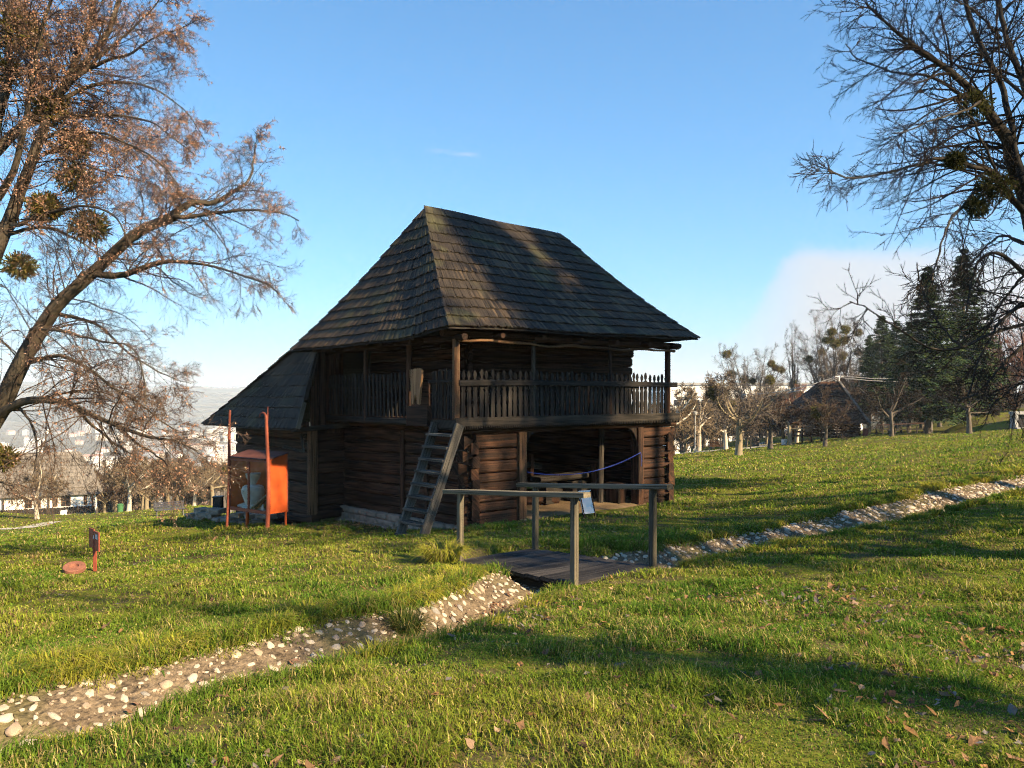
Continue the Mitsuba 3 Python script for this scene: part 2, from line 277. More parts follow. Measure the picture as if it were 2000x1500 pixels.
scene["mat_bark_dark"] = wood((0.018, 0.015, 0.012), (0.065, 0.055, 0.045), 12, 0.9, 0.2)
scene["mat_far_wood"] = wood((0.09, 0.08, 0.075), (0.22, 0.2, 0.19), 10, 0.9, 0.4)


def shingle_fn(p, n, uv):
    s = dr.floor(uv.y / 10)
    a = uv.y - 10 * s
    r = cell_rand(s, uv.x * 0 + 5)
    g = noise(uv.x * 2.0, a * 60 + s)
    patch = fbm(p.x * 0.75, p.y * 0.75, p.z * 0.75, 3)
    brown = smoothstep(0.50, 0.72, patch + 0.25 * (r - 0.5))
    moss = smoothstep(0.52, 0.72, fbm(p.x * 1.1 + 9, p.y * 1.1, p.z * 1.1, 3))
    k = noise(uv.x * 1.2 + s, a * 150)
    c = mix((0.007, 0.0052, 0.0038), (0.038, 0.029, 0.0205), dr.clip(g * 0.55 + 0.40 * r + 0.45 * (k - 0.5), 0, 1))
    c = mix(c, mi.Color3f(0.085, 0.058, 0.033) * (0.35 + 1.1 * r), brown * 0.65)
    return mix(c, mi.Color3f(0.06, 0.062, 0.026) * (0.6 + 0.8 * r), moss * 0.5)


scene["mat_shingle"] = both({"type": "principled", "base_color": mikit.proc(shingle_fn), "roughness": 0.75, "specular": 0.35})


def stone_fn(p, n, uv):
    t = fbm(p.x * 9, p.y * 9, p.z * 9, 3)
    return mix((0.13, 0.112, 0.09), (0.37, 0.325, 0.265), t) * (0.7 + 0.6 * cell_rand(dr.floor(uv.y / 10), 2))


scene["mat_stone"] = both({"type": "diffuse", "reflectance": mikit.proc(stone_fn)})
scene["mat_pebble"] = paint((0.40, 0.35, 0.28), 0.65, 0.45, 14.0)
scene["mat_pebble_warm"] = paint((0.29, 0.225, 0.165), 0.7, 0.45, 14.0)
scene["mat_pebble_grey"] = paint((0.19, 0.18, 0.165), 0.65, 0.4, 14.0)


def ditch_fn(p, n, uv):
    t = fbm(p.x * 7, p.y * 7, p.z * 3, 4)
    f = noise(p.x * 45, p.y * 45, p.z * 45)
    m = smoothstep(0.5, 0.7, fbm(p.x * 1.4, p.y * 1.4, 4, 3))
    g = noise(p.x * 120, p.y * 120, p.z * 120)
    c = mix((0.05, 0.039, 0.028), (0.235, 0.185, 0.13), smoothstep(0.15, 0.95, t * 0.62 + f * 0.3 + g * 0.2))
    return mix(c, (0.12, 0.115, 0.045), m * 0.55)


scene["mat_ditch"] = both({"type": "bumpmap", "arbitrary": mikit.proc(lambda p, n, uv: fbm(p.x * 20, p.y * 20, p.z * 20, 3), 0.004), "scale": 0.05,
                           "bsdf": {"type": "diffuse", "reflectance": mikit.proc(ditch_fn)}})


def ground_fn(p, n, uv):
    a = fbm(p.x * 0.45, p.y * 0.45, 0, 3)
    b = fbm(p.x * 6, p.y * 6, 0, 3)
    f = noise(p.x * 40, p.y * 40, 0)
    turf = mix((0.070, 0.098, 0.017), (0.185, 0.180, 0.034), dr.clip(a * 0.75 + b * 0.4 - 0.05, 0, 1))
    soil = mix((0.05, 0.038, 0.026), (0.12, 0.09, 0.06), b)
    c = mix(turf, soil, smoothstep(0.40, 0.60, b * 0.6 + 0.4 * noise(p.x * 1.7, p.y * 1.7, 5)) * 0.75) * (0.75 + 0.5 * f)
    line = dr.abs(p.y - (13.6 + 0.13 * (p.x + 8) + 0.5 * dr.sin(p.x * 0.9))) + 0.7 * (a - 0.5)
    mud = smoothstep(0.75, 0.25, line) * smoothstep(0.40, 0.52, fbm(p.x * 0.9 + 3, p.y * 0.9, 1, 3))
    c = dr.select((p.x < -0.9) & (p.x > -12), mix(c, soil * 0.8, mud), c)
    # ploughed land and scrub beyond the meadow's edge
    field = voronoi(p.x / 170, p.y / 170)[2]
    land = mix(mi.Color3f(0.10, 0.085, 0.06), mi.Color3f(0.15, 0.13, 0.075), field) * (0.75 + 0.5 * fbm(p.x / 40, p.y / 40, 0, 3))
    return dr.select(p.y + 0.25 * p.x + 12 * noise(p.x / 9, p.y / 9, 2) > 172, land, c)


scene["mat_ground"] = both({"type": "diffuse", "reflectance": mikit.proc(ground_fn)})

# ------------------------------------------------------------------ ground
_r = np.linalg.norm(CTRL[:, :2], axis=1, keepdims=True)
_warp = lambda q: q / (np.linalg.norm(q, axis=1, keepdims=True) + 1e-9) * np.arcsinh(np.linalg.norm(q, axis=1, keepdims=True) / 6.0)
_rbf = RBFInterpolator(_warp(CTRL[:, :2]), CTRL[:, 2] / (1 + _r[:, 0] / 40), smoothing=2e-3, kernel="thin_plate_spline")


def sstep(a, b, x):
    t = np.clip((x - a) / (b - a), 0, 1)
    return t * t * (3 - 2 * t)


def base_z(x, y):
    q = np.stack([np.ravel(x), np.ravel(y)], -1).astype(float)
    r = np.linalg.norm(q, axis=1)
    k = sstep(700, 1200, r)
    q2 = q * np.minimum(1, 1200 / np.maximum(r, 1))[:, None]
    z = _rbf(_warp(q2)) * (1 + np.minimum(r, 1200) / 40)
    far = -132 + 10 * meshkit.fbm(np.stack([q[:, 0] / 700, q[:, 1] / 700, q[:, 0] * 0], -1), 3, 2)
    return (z * (1 - k) + far * k).reshape(np.shape(x))


NEAR_X = [-9, -5, -4, -2.58, -2.17, -1.82, -1.27, -0.88, -0.58, -0.22, 0.05, 0.48, 1.0, 1.3, 1.99, 2.68, 3.7, 4.79, 6.72, 8.15, 10, 13, 17]
NEAR_Y = [-3.5, 1.2, 2.3, 4.0, 4.46, 5.01, 5.6, 6.0, 6.42, 6.98, 7.7, 8.6, 9.35, 9.7, 10.2, 10.7, 11.35, 12.1, 13.6, 14.5, 15.6, 17.4, 19.5]
FAR_X = [-9, -5, -4, -3.37, -2.99, -2.57, -2.17, -1.9, -1.68, -1.22, -0.85, -0.6, -0.2, 0.6, 1.5, 2.41, 3.24, 4.22, 5.32, 6.52, 7.5, 9.01, 10.2, 12.3, 17]
FAR_Y = [-0.5, 3.0, 4.3, 5.22, 5.6, 6.1, 6.7, 7.1, 7.35, 7.75, 8.2, 8.8, 10.0, 11.0, 11.75, 12.4, 13.05, 13.8, 14.7, 15.55, 16.2, 17.2, 17.9, 19.1, 22]


def ditch_s(x, y):
    n, f = np.interp(x, NEAR_X, NEAR_Y), np.interp(x, FAR_X, FAR_Y)
    w = meshkit.fbm(np.stack([np.asarray(x) * 1.6, np.asarray(y) * 1.6, np.asarray(x) * 0], -1), 3, 11) - 0.5
    return (y - n) / (f - n) + 0.16 * w


def ditch_depth(s):
    return 0.52 * np.interp(s, [-0.12, 0.0, 0.12, 0.25, 0.38, 0.6, 0.9, 1.0, 1.12], [0, 0.06, 0.45, 1.0, 1.0, 0.58, 0.13, 0.04, 0])


BR_C = np.array([0.55, 10.9])
BR_D = np.array([-0.61, 0.79]) / np.hypot(0.61, 0.79)
BR_W = np.array([BR_D[1], -BR_D[0]])


def ground_z(x, y, lining=False):
    x, y = np.asarray(x, float), np.asarray(y, float)
    r = np.hypot(x, y)
    p = np.stack([x, y, x * 0], -1)
    z = base_z(x, y)
    z = z + (meshkit.fbm(p * 0.9, 3, 1) - 0.5) * 0.09 * sstep(60, 10, r) + (meshkit.fbm(p * 0.16, 3, 5) - 0.5) * 0.22 * sstep(1, 9, r)
    z = z + (meshkit.fbm(p * 0.05, 3, 6) - 0.5) * 0.9 * sstep(30, 90, r)
    s = ditch_s(x, y)
    on = sstep(16.5, 14.5, x) * sstep(-9, -7, x)
    z = z - ditch_depth(s) * on
    q = np.stack([x - BR_C[0], y - BR_C[1]], -1)
    qd, qw_ = q @ BR_D, q @ BR_W
    k = sstep(1.62, 1.26, np.abs(qd)) * sstep(1.05, 0.78, np.abs(qw_))
    z = np.where(k > 0, z * (1 - k) + k * np.minimum(z, -0.775 - 0.065 * qd - 0.13), z)
    return z if lining else z - 0.06 * on * sstep(0.2, 0.27, s) * sstep(0.98, 0.93, s)


def axis_lines(lo, hi, step, out_lo, out_hi, g=1.09):
    a = list(np.arange(lo, hi + 1e-6, step))
    d = step
    while a[-1] < out_hi:
        d *= g
        a.append(a[-1] + d)
    d = step
    while a[0] > out_lo:
        d *= g
        a.insert(0, a[0] - d)
    return np.array(a)


gx = axis_lines(-8.5, 13.5, 0.13, -7000, 7000)
gy = axis_lines(1.5, 21.5, 0.13, -3000, 9000)
GX, GY = np.meshgrid(gx, gy, indexing="ij")
GZ = ground_z(GX, GY)
ii, jj = np.meshgrid(np.arange(len(gx) - 1), np.arange(len(gy) - 1), indexing="ij")
o = ii * len(gy) + jj
gq = np.stack([o, o + len(gy), o + len(gy) + 1, o + 1], -1).reshape(-1, 4)
put(None, "ground", (np.stack([GX.ravel(), GY.ravel(), GZ.ravel()], -1), gq), "mat_ground", smooth=True)
tag("ground", "uneven grassy slope falling from the camera towards the barn and the valley", kind="structure")

# distant hills beyond the valley
az = np.radians(np.linspace(-75, 75, 240))
rr = np.linspace(2600, 8200, 40)
A, R = np.meshgrid(az, rr, indexing="ij")
HX, HY = R * np.sin(A), R * np.cos(A)
hn = meshkit.fbm(np.stack([HX / 900, HY / 900, HX * 0], -1), 4, 21)
HZ = -150 + 300 * sstep(2700, 7200, R) * (0.40 + 0.62 * hn)
ii, jj = np.meshgrid(np.arange(239), np.arange(39), indexing="ij")
o = ii * 40 + jj
scene["mat_hill"] = both({"type": "diffuse", "reflectance": mikit.proc(lambda p, n, uv: mix((0.06, 0.06, 0.04), (0.14, 0.12, 0.08), smoothstep(0.4, 0.62, fbm(p.x / 160, p.y / 160, 0, 4))))})
put(None, "hills", (np.stack([HX.ravel(), HY.ravel(), HZ.ravel()], -1), np.stack([o, o + 40, o + 41, o + 1], -1).reshape(-1, 4)), "mat_hill", smooth=True)
tag("hills", "hazy wooded hills beyond the city on the horizon", kind="structure")


def strip(name, pts, widths, bsdf, label, lift=0.05, n=60, m=5):
    c = resample(np.array([[x, y, 0] for x, y in pts], float), n)[:, :2]
    w = np.interp(np.linspace(0, 1, n), np.linspace(0, 1, len(widths)), widths)
    t = np.gradient(c, axis=0)
    t /= np.linalg.norm(t, axis=1, keepdims=True)
    nn = np.stack([-t[:, 1], t[:, 0]], -1)
    k = np.linspace(-0.5, 0.5, m)
    q = c[:, None] + nn[:, None] * (k[None, :, None] * w[:, None, None])
    z = ground_z(q[..., 0], q[..., 1]) + lift
    i, j = np.meshgrid(np.arange(n - 1), np.arange(m - 1), indexing="ij")
    o = i * m + j
    put(None, name, (np.concatenate([q, z[..., None]], -1).reshape(-1, 3), np.stack([o, o + m, o + m + 1, o + 1], -1).reshape(-1, 4)), bsdf, smooth=True)
    tag(name, label, kind="structure")


scene["mat_path"] = paint((0.24, 0.225, 0.20), 0.9, 0.25, 1.5)
strip("gravel_path", [(13.5, 71.5), (17, 74), (21.5, 80), (26.5, 88), (31, 97), (35, 110)], [3.6, 3.4, 3.0, 2.6, 2.4], "mat_path", "pale gravel path running past the orchard trees towards the cabin")
strip("side_path", [(-45, 47), (-33, 46.5), (-29.6, 48), (-31, 54)], [2.2, 2.0, 1.6, 0.8], "mat_path", "short grey path ending in the grass before the white cottage", 0.04)

# ------------------------------------------------------------------ stone-lined ditch
dx = np.arange(-8, 15.2, 0.06)
ds = np.linspace(0.2, 1.0, 26)
DX, DS = np.meshgrid(dx, ds, indexing="ij")


def ditch_point(x, s):
    """The y at which the ditch coordinate is s."""
    n, f = np.interp(x, NEAR_X, NEAR_Y), np.interp(x, FAR_X, FAR_Y)
    y = n + s * (f - n)
    for _ in range(4):
        y = y + (s - ditch_s(x, y)) * (f - n) * 0.9
    return y


DY = ditch_point(DX, DS)
DZ = ground_z(DX, DY, True) + (meshkit.fbm(np.stack([DX * 7, DY * 7, DX * 0], -1), 3, 3) - 0.5) * 0.035
ii, jj = np.meshgrid(np.arange(len(dx) - 1), np.arange(25), indexing="ij")
o = ii * 26 + jj
put(None, "ditch", (np.stack([DX.ravel(), DY.ravel(), DZ.ravel()], -1), np.stack([o, o + 26, o + 27, o + 1], -1).reshape(-1, 4)), "mat_ditch", smooth=True)
tag("ditch", "shallow drainage ditch whose far bank is set with pale cobbles", kind="structure")

rng = np.random.default_rng(11)
ico = trimesh.creation.icosphere(subdivisions=1)


def rock(seed, flat=0.6, sub=ico, amp=0.55):
    v = np.array(sub.vertices)
    r = np.random.default_rng(seed)
    n = meshkit.fbm(v * 1.7 + r.uniform(0, 50, 3), 3, seed)
    v = v * (1 + amp * (n - 0.5)[:, None] * 2.4)
    return v * np.array([1.0, r.uniform(0.65, 0.95), flat]), np.array(sub.faces)


pebble_protos = [[mikit.ply(rock(300 + k), b, smooth=True) for k in range(6)] for b in ("mat_pebble", "mat_pebble_warm", "mat_pebble_grey")]
found = []
tries = 0
cells = {}
rest_g = []
while len(found) < 1500 and tries < 60000:
    tries += 1
    left = rng.random() < 0.48
    x = rng.uniform(-4.2, 0.6) if left else rng.uniform(1.3, 13.5)
    s = rng.uniform(0.34, 1.0)
    y = float(ditch_point(np.array([x]), np.array([s]))[0])
    size = rng.choice([0.016, 0.026, 0.036, 0.046], p=[0.16, 0.30, 0.32, 0.22]) * rng.uniform(0.85, 1.15) * (1.0 if left else 1.35)
    gap = 0.018 if left else 0.014
    ci, cj = int(x // 0.16), int(y // 0.16)
    if any((x - a) ** 2 + (y - b) ** 2 < (size + c + gap) ** 2 for i in (-1, 0, 1) for j in (-1, 0, 1) for a, b, c in cells.get((ci + i, cj + j), ())):
        continue
    cells.setdefault((ci, cj), []).append((x, y, size))
    found.append((x, y, size))
found.sort(key=lambda t: -(t[2] / math.hypot(t[0], t[1])))
rest = MB()
for k, (x, y, size) in enumerate(found):
    z = float(ground_z(np.array([x]), np.array([y]), True)[0])
    e = 0.05
    sx = float(ground_z(np.array([x + e]), np.array([y]), True)[0]) - z
    sy = float(ground_z(np.array([x]), np.array([y + e]), True)[0]) - z
    nrm = np.array([-sx / e, -sy / e, 1.0])
    nrm /= np.linalg.norm(nrm)
    tilt = T().look_at(origin=[0, 0, 0], target=nrm.tolist(), up=[0.3, 1, 0.2])
    m = T().translate([x, y, z + size * 0.02]) @ tilt @ T().rotate([0, 0, 1], rng.uniform(0, 360)) @ T().scale([size * rng.uniform(0.9, 1.45), size, size * rng.uniform(0.5, 0.8)])
    fam = rng.choice(3, p=[0.58, 0.24, 0.18])
    if k < 300:
        scene[key_for("ditch__stone")] = {**pebble_protos[fam][rng.integers(6)], "to_world": m}
    else:
        v, f = rock(300 + k % 6)
        M = np.array(m.matrix)
        rest.add(v @ M[:3, :3].T + M[:3, 3], f)
for k in range(3200):                                                          # grit and small gravel
    x, s = rng.uniform(-4.2, 12), rng.uniform(0.3, 1.0)
    if 0.1 < x < 1.7:
        continue
    y = float(ditch_point(np.array([x]), np.array([s]))[0])
    rest_g.append((x, y, rng.uniform(0.006, 0.014) * (1 if x < 2 else 1.4)))
gxy = np.array(rest_g)
gz_all = ground_z(gxy[:, 0], gxy[:, 1], True)
grit = MB()
io = trimesh.creation.icosphere(subdivisions=0)
iv, if_ = np.array(io.vertices), np.array(io.faces)
for (x, y, size), z in zip(rest_g, gz_all):
    a = rng.uniform(0, 6.28)
    v = iv * rng.uniform(0.6, 1.3, 3) * size
    grit.add(np.stack([v[:, 0] * math.cos(a) - v[:, 1] * math.sin(a) + x, v[:, 0] * math.sin(a) + v[:, 1] * math.cos(a) + y, v[:, 2] + z + 0.006], -1), if_)
grit.put("ditch", "gravel", "mat_pebble_warm", use_uv=False, kind="stuff")
rest.put("ditch", "small_stones", "mat_pebble", smooth=True, use_uv=False, kind="stuff")

# ------------------------------------------------------------------ barn frame (also used to keep grass out of it)
C0 = np.array([-0.83, 17.1])
AX = np.array([math.cos(math.radians(40)), math.sin(math.radians(40))])
AY = np.array([-AX[1], AX[0]])


def hw(p):
    """Barn coordinates (u along the front, v along the left side, z up) to world."""
    p = np.asarray(p, float)
    q = np.empty_like(p)
    q[..., 0] = C0[0] + p[..., 0] * AX[0] + p[..., 1] * AY[0]
    q[..., 1] = C0[1] + p[..., 0] * AX[1] + p[..., 1] * AY[1]
    q[..., 2] = p[..., 2]
    return q


def to_uv(x, y):
    return (x - C0[0]) * AX[0] + (y - C0[1]) * AX[1], (x - C0[0]) * AY[0] + (y - C0[1]) * AY[1]


# ------------------------------------------------------------------ grass
rng = np.random.default_rng(3)


def in_barn(x, y):
    u, v = to_uv(x, y)
    a = (u > -0.12) & (u < 6.85) & (v > -0.02) & (v < 12)
    a |= (u > -0.95) & (u < 0.1) & (v > 5.6) & (v < 12)
    a |= (u > 1.3) & (u < 5.5) & (v > -0.45 - 0.25 * np.sin(u * 2.1)) & (v < 1)
    return a


def on_bridge(x, y):
    q = np.stack([x - BR_C[0], y - BR_C[1]], -1)
    return (np.abs(q @ BR_D + 0.1) < 1.5) & (np.abs(q @ BR_W) < 0.9)


def blades(x, y, h, w, col, lean, az=None):
    """Tapered three-triangle blades of grass."""
    n = len(x)
    z = ground_z(x, y) - 0.008
    az = rng.uniform(0, 2 * np.pi, n) if az is None else az
    d = np.stack([np.cos(az), np.sin(az), np.zeros(n)], -1)
    sd = np.stack([-np.sin(az + rng.normal(0, .6, n)), np.cos(az), np.zeros(n)], -1)
    b = np.stack([x, y, z], -1)
    up = np.array([0, 0, 1.0])
    mid = b + d * (h * lean * 0.38)[:, None] + up * (h * np.sqrt(np.maximum(0.05, 1 - (lean * 0.38) ** 2)) * 0.6)[:, None]
    tip = b + d * (h * lean)[:, None] + up * (h * np.sqrt(np.maximum(0.03, 1 - np.minimum(lean, 0.99) ** 2)))[:, None]
    s = sd * w[:, None] / 2
    V = np.stack([b - s, b + s, mid - s * 0.8, mid + s * 0.8, tip], 1).reshape(-1, 3)
    k = np.arange(n)[:, None] * 5
    F_ = np.concatenate([k + [0, 1, 3], k + [0, 3, 2], k + [2, 3, 4]], 0)
    c = np.repeat(col, 5, axis=0).reshape(n, 5, 3)
    return V, F_, c.reshape(-1, 3)


def grass_color(x, y, n):
    p = np.stack([x, y, x * 0], -1)
    a = meshkit.fbm(p * 0.5, 3, 31)[:, None]
    b = meshkit.fbm(p * 2.2, 2, 32)[:, None]
    green, yell, straw = np.array([0.085, 0.172, 0.023]), np.array([0.235, 0.272, 0.036]), np.array([0.44, 0.36, 0.15])
    t = np.clip((a - 0.17) * 1.7 + (b - 0.5) * 0.8 + rng.normal(0, 0.22, (n, 1)), 0, 1)
    c = green * (1 - t) + yell * t
    k = rng.random((n, 1)) < (0.09 + 0.16 * (b > 0.52))
    c = np.where(k, straw * rng.uniform(0.7, 1.1, (n, 1)), c)
    dead = rng.random((n, 1)) < 0.04 + 0.10 * (a > 0.55)
    c = np.where(dead, np.array([0.19, 0.125, 0.065]) * rng.uniform(0.6, 1.2, (n, 1)), c)
    return c * rng.uniform(0.5, 1.45, (n, 1))


vs, fs, cs, nv = [], [], [], 0


def add_blades(*a, **k):
    global nv
    V, F_, c = blades(*a, **k)
    vs.append(V)
    fs.append(F_ + nv)
    cs.append(c)
    nv += len(V)


def bare(x, y):
    """Worn places with little grass."""
    p = np.stack([x, y, x * 0], -1)
    m = meshkit.fbm(p * 1.35, 3, 77) + 0.12 * (meshkit.fbm(p * 0.4, 2, 78) - 0.5)
    worn = sstep(0.55, 0.66, m)
    t = np.abs(y - (13.6 + 0.13 * (x + 8) + 0.5 * np.sin(x * 0.9)))           # trodden line past the sign
    return np.maximum(worn * 0.62, 0.75 * sstep(1.0, 0.2, t) * (x < -0.9) * (x > -11) * sstep(0.35, 0.55, meshkit.fbm(p * 0.9, 3, 79)))


rings = [(2.5, 5, 9500), (5, 9, 4800), (9, 16, 1700), (16, 28, 450), (28, 60, 90), (60, 110, 16)]
for r0, r1, dens in rings:
    n = int(dens * 0.66 * (r1 * r1 - r0 * r0))
    r = np.sqrt(rng.uniform(r0 * r0, r1 * r1, n))
    a = rng.uniform(-0.66, 0.66, n)
    x, y = r * np.sin(a), r * np.cos(a)
    s = ditch_s(x, y)
    lined = (x > -8) & (x < 15) & (s > 0.24) & (s < 0.93)
    p = np.stack([x, y, x * 0], -1)
    moss = lined & (rng.random(n) < 0.05 * (meshkit.fbm(p * 2.5, 2, 55) > 0.6))
    keep = ~in_barn(x, y) & ~on_bridge(x, y) & (~lined | moss) & (rng.random(n) > bare(x, y))
    x, y, r, s, lined = x[keep], y[keep], r[keep], s[keep], lined[keep]
    n = len(x)
    p = np.stack([x, y, x * 0], -1)
    tuft = meshkit.fbm(p * 1.8, 3, 41)
    edge = np.exp(-((s - 1.02) / 0.12) ** 2) + 0.8 * np.exp(-((s - 0.16) / 0.12) ** 2)
    edge = np.where((x > -8) & (x < 14.5), edge, 0)
    h = (0.024 + 0.046 * sstep(0.36, 0.62, tuft) + 0.055 * sstep(0.56, 0.72, meshkit.fbm(p * 3.1, 2, 43)) + 0.09 * edge * sstep(0.3, 0.6, tuft)) * rng.uniform(0.6, 1.35, n) * (1 + 0.25 * sstep(10, 40, r))
    h = np.where(lined, 0.04, h)
    w = np.maximum(0.0045 * rng.uniform(0.7, 1.5, n), r * 0.0011)
    broad = rng.random(n) < 0.05
    col = grass_color(x, y, n)
    col[broad] = np.array([0.085, 0.15, 0.03]) * rng.uniform(0.7, 1.3, (broad.sum(), 1))
    w, h = np.where(broad, np.minimum(w * 3.2, 0.02 + r * 0.0005), w), np.where(broad, h * 0.6, h)
    add_blades(x, y, h, w, col, np.clip(rng.normal(0.76, 0.22, n), 0.05, 0.985))


def tussock(x0, y0, n, rad, h, tone, droop=0.84):
    a, r = rng.uniform(0, 2 * np.pi, n), rad * np.sqrt(rng.random(n))
    x, y = x0 + r * np.cos(a), y0 + r * np.sin(a)
    c = np.array(tone) * rng.uniform(0.65, 1.35, (n, 1))
    k = rng.random((n, 1)) < 0.16
    c = np.where(k, np.array([0.33, 0.27, 0.11]) * rng.uniform(0.6, 1.1, (n, 1)), c)
    w = np.maximum(0.006, np.hypot(x, y) * 0.0009)
    add_blades(x, y, h * rng.uniform(0.55, 1.15, n), w * rng.uniform(0.8, 1.3, n), c, np.clip(rng.normal(droop, 0.15, n), 0.2, 0.99), az=a + rng.normal(0, 0.5, n))


GRN, YLW = (0.13, 0.215, 0.03), (0.29, 0.295, 0.042)
tussock(-0.95, 10.9, 900, 0.2, 0.36, YLW)
tussock(-1.0, 7.55, 650, 0.10, 0.30, (0.06, 0.085, 0.02), 0.7)
tussock(-0.78, 8.95, 600, 0.26, 0.19, YLW)
tussock(-0.62, 9.6, 450, 0.25, 0.19, YLW)
for k in range(150):                                                            # long grass hanging over the far bank
    x = rng.uniform(-4.4, 13) if k % 2 else rng.uniform(-4.2, -0.9)
    if -0.9 < x < 1.9:
        continue
    y = float(ditch_point(np.array([x]), np.array([1.0]))[0]) + rng.uniform(0.02, 0.45)
    tussock(x, y, int(rng.uniform(90, 260)), rng.uniform(0.08, 0.22), rng.uniform(0.10, 0.25), GRN if rng.random() < 0.45 else YLW)
for k in range(120):                                                           # and along the near bank
    x = rng.uniform(-3.2, 10)
    if 0.5 < x < 2.1:
        continue
    y = float(ditch_point(np.array([x]), np.array([0.05]))[0]) - rng.uniform(0, 0.3)
    tussock(x, y, int(rng.uniform(120, 260)), rng.uniform(0.1, 0.22), rng.uniform(0.10, 0.18), GRN if rng.random() < 0.6 else YLW, 0.6)
for x0, y0, n, rad, h in ((2.5, 10.3, 300, 0.25, 0.14), (1.9, 12.3, 700, 0.4, 0.30), (1.2, 12.6, 500, 0.4, 0.24), (2.6, 12.85, 500, 0.35, 0.28),
                         (-0.2, 15.9, 420, 0.28, 0.24), (-0.6, 16.2, 260, 0.3, 0.2), (-5.4, 19.6, 700, 1.2, 0.12), (-2.3, 17.6, 500, 0.8, 0.12), (-6.9, 20.4, 400, 0.7, 0.2)):
    tussock(x0, y0, n, rad, h, GRN if n % 200 else YLW)
for k in range(26):                                                            # weeds in the stones
    x = rng.uniform(-3.8, 10)
    y = float(ditch_point(np.array([x]), np.array([rng.uniform(0.45, 0.95)]))[0])
    tussock(x, y, int(rng.uniform(30, 110)), rng.uniform(0.04, 0.10), rng.uniform(0.05, 0.11), (0.10, 0.14, 0.022))
put(None, "grass", (np.vstack(vs), np.vstack(fs)), "mat_leaf", smooth=False, color=np.vstack(cs))
tag("grass", "green and yellowing lawn grass with longer tufts along the ditch", "grass", kind="stuff")

# ------------------------------------------------------------------ fallen leaves
LEAF = np.array([[-1, 0, 0.05], [-0.55, -0.38, 0.20], [-0.2, -0.62, 0.34], [0.35, -0.42, 0.12], [1.0, 0.06, 0.30], [0.42, 0.36, 0.30], [0.12, 0.66, 0.10], [-0.48, 0.44, 0.32], [0.05, 0.0, 0.0]])
LEAF_F = np.array([[8, k, (k + 1) % 8] for k in range(8)])


def scatter_leaves(mb, x, y, size, z=None, tones=((0.28, 0.17, 0.10), (0.36, 0.25, 0.17), (0.15, 0.095, 0.07), (0.22, 0.20, 0.19), (0.33, 0.19, 0.09))):
    n = len(x)
    z = (ground_z(x, y) + rng.uniform(0.015, 0.05, n)) if z is None else z
    az, tilt, roll = rng.uniform(0, 2 * np.pi, n), rng.normal(0, 0.35, n), rng.normal(0, 0.35, n)
    for k in range(n):
        ca, sa = math.cos(az[k]), math.sin(az[k])
        v = (LEAF + rng.normal(0, 0.12, LEAF.shape)) * size[k] * np.array([1, rng.uniform(0.6, 1.0), rng.uniform(-0.6, 1.8)])
        v[:, 2] += v[:, 0] * tilt[k] + v[:, 1] * roll[k]
        v = np.stack([v[:, 0] * ca - v[:, 1] * sa, v[:, 0] * sa + v[:, 1] * ca, v[:, 2]], -1) + [x[k], y[k], z[k]]
        mb.add(v, LEAF_F, None, np.array(tones[rng.integers(len(tones))]) * rng.uniform(0.7, 1.25))


lv = MB()
n = 8000
r, a = np.sqrt(rng.uniform(2.9**2, 9**2, n)), rng.uniform(-0.40, 0.64, n)
x, y = r * np.sin(a), r * np.cos(a)
s = ditch_s(x, y)
k = (s < 0.1) & (rng.random(n) < 0.08 + 0.62 * sstep(0.46, 0.62, meshkit.fbm(np.stack([x, y, x * 0], -1) * 0.9, 3, 61)))
scatter_leaves(lv, x[k], y[k], 0.013 + 0.03 * rng.random(k.sum()) ** 2)
x, y = rng.uniform(-9, 9, 420), rng.uniform(6, 20, 420)
k = (~in_barn(x, y)) & (np.abs(x) < 0.62 * y)
scatter_leaves(lv, x[k], y[k], rng.uniform(0.02, 0.045, k.sum()))
x = np.concatenate([rng.normal(c, w, n) for c, w, n in ((-2.35, 0.3, 170), (-1.75, 0.2, 150), (-1.0, 0.2, 150), (-0.75, 0.3, 150), (-0.1, 0.35, 150), (2.9, 0.6, 90), (4.5, 1.2, 130), (7, 1.5, 90), (-3.2, .4, 120))])
s = np.clip(rng.normal(0.54, 0.08, len(x)), 0.36, 0.9)
y = ditch_point(x, s)
scatter_leaves(lv, x, y, rng.uniform(0.018, 0.042, len(x)), ground_z(x, y, True) + rng.uniform(0.01, 0.05, len(x)), ((0.30, 0.17, 0.11), (0.36, 0.22, 0.15), (0.16, 0.09, 0.06), (0.24, 0.15, 0.11)))
x = np.concatenate([rng.normal(-4.05, 0.45, 330), rng.normal(-0.7, .3, 40)])
y = np.concatenate([rng.normal(20.0, 0.3, 330), rng.normal(16.3, .2, 40)])
scatter_leaves(lv, x, y, rng.uniform(0.02, 0.045, len(x)), None, ((0.45, 0.25, 0.10), (0.5, 0.32, 0.15), (0.3, 0.16, 0.07)))
lv.put(None, "fallen_leaves", "mat_leaf", use_uv=False, use_color=True)
tag("fallen_leaves", "dry brown leaves strewn over the lawn and along the ditch bottom", "leaves", kind="stuff")

# ------------------------------------------------------------------ the barn
barn = thing("log_barn", "dark two storey log barn with steep shingle roof, picket gallery and open cart bay", "barn")


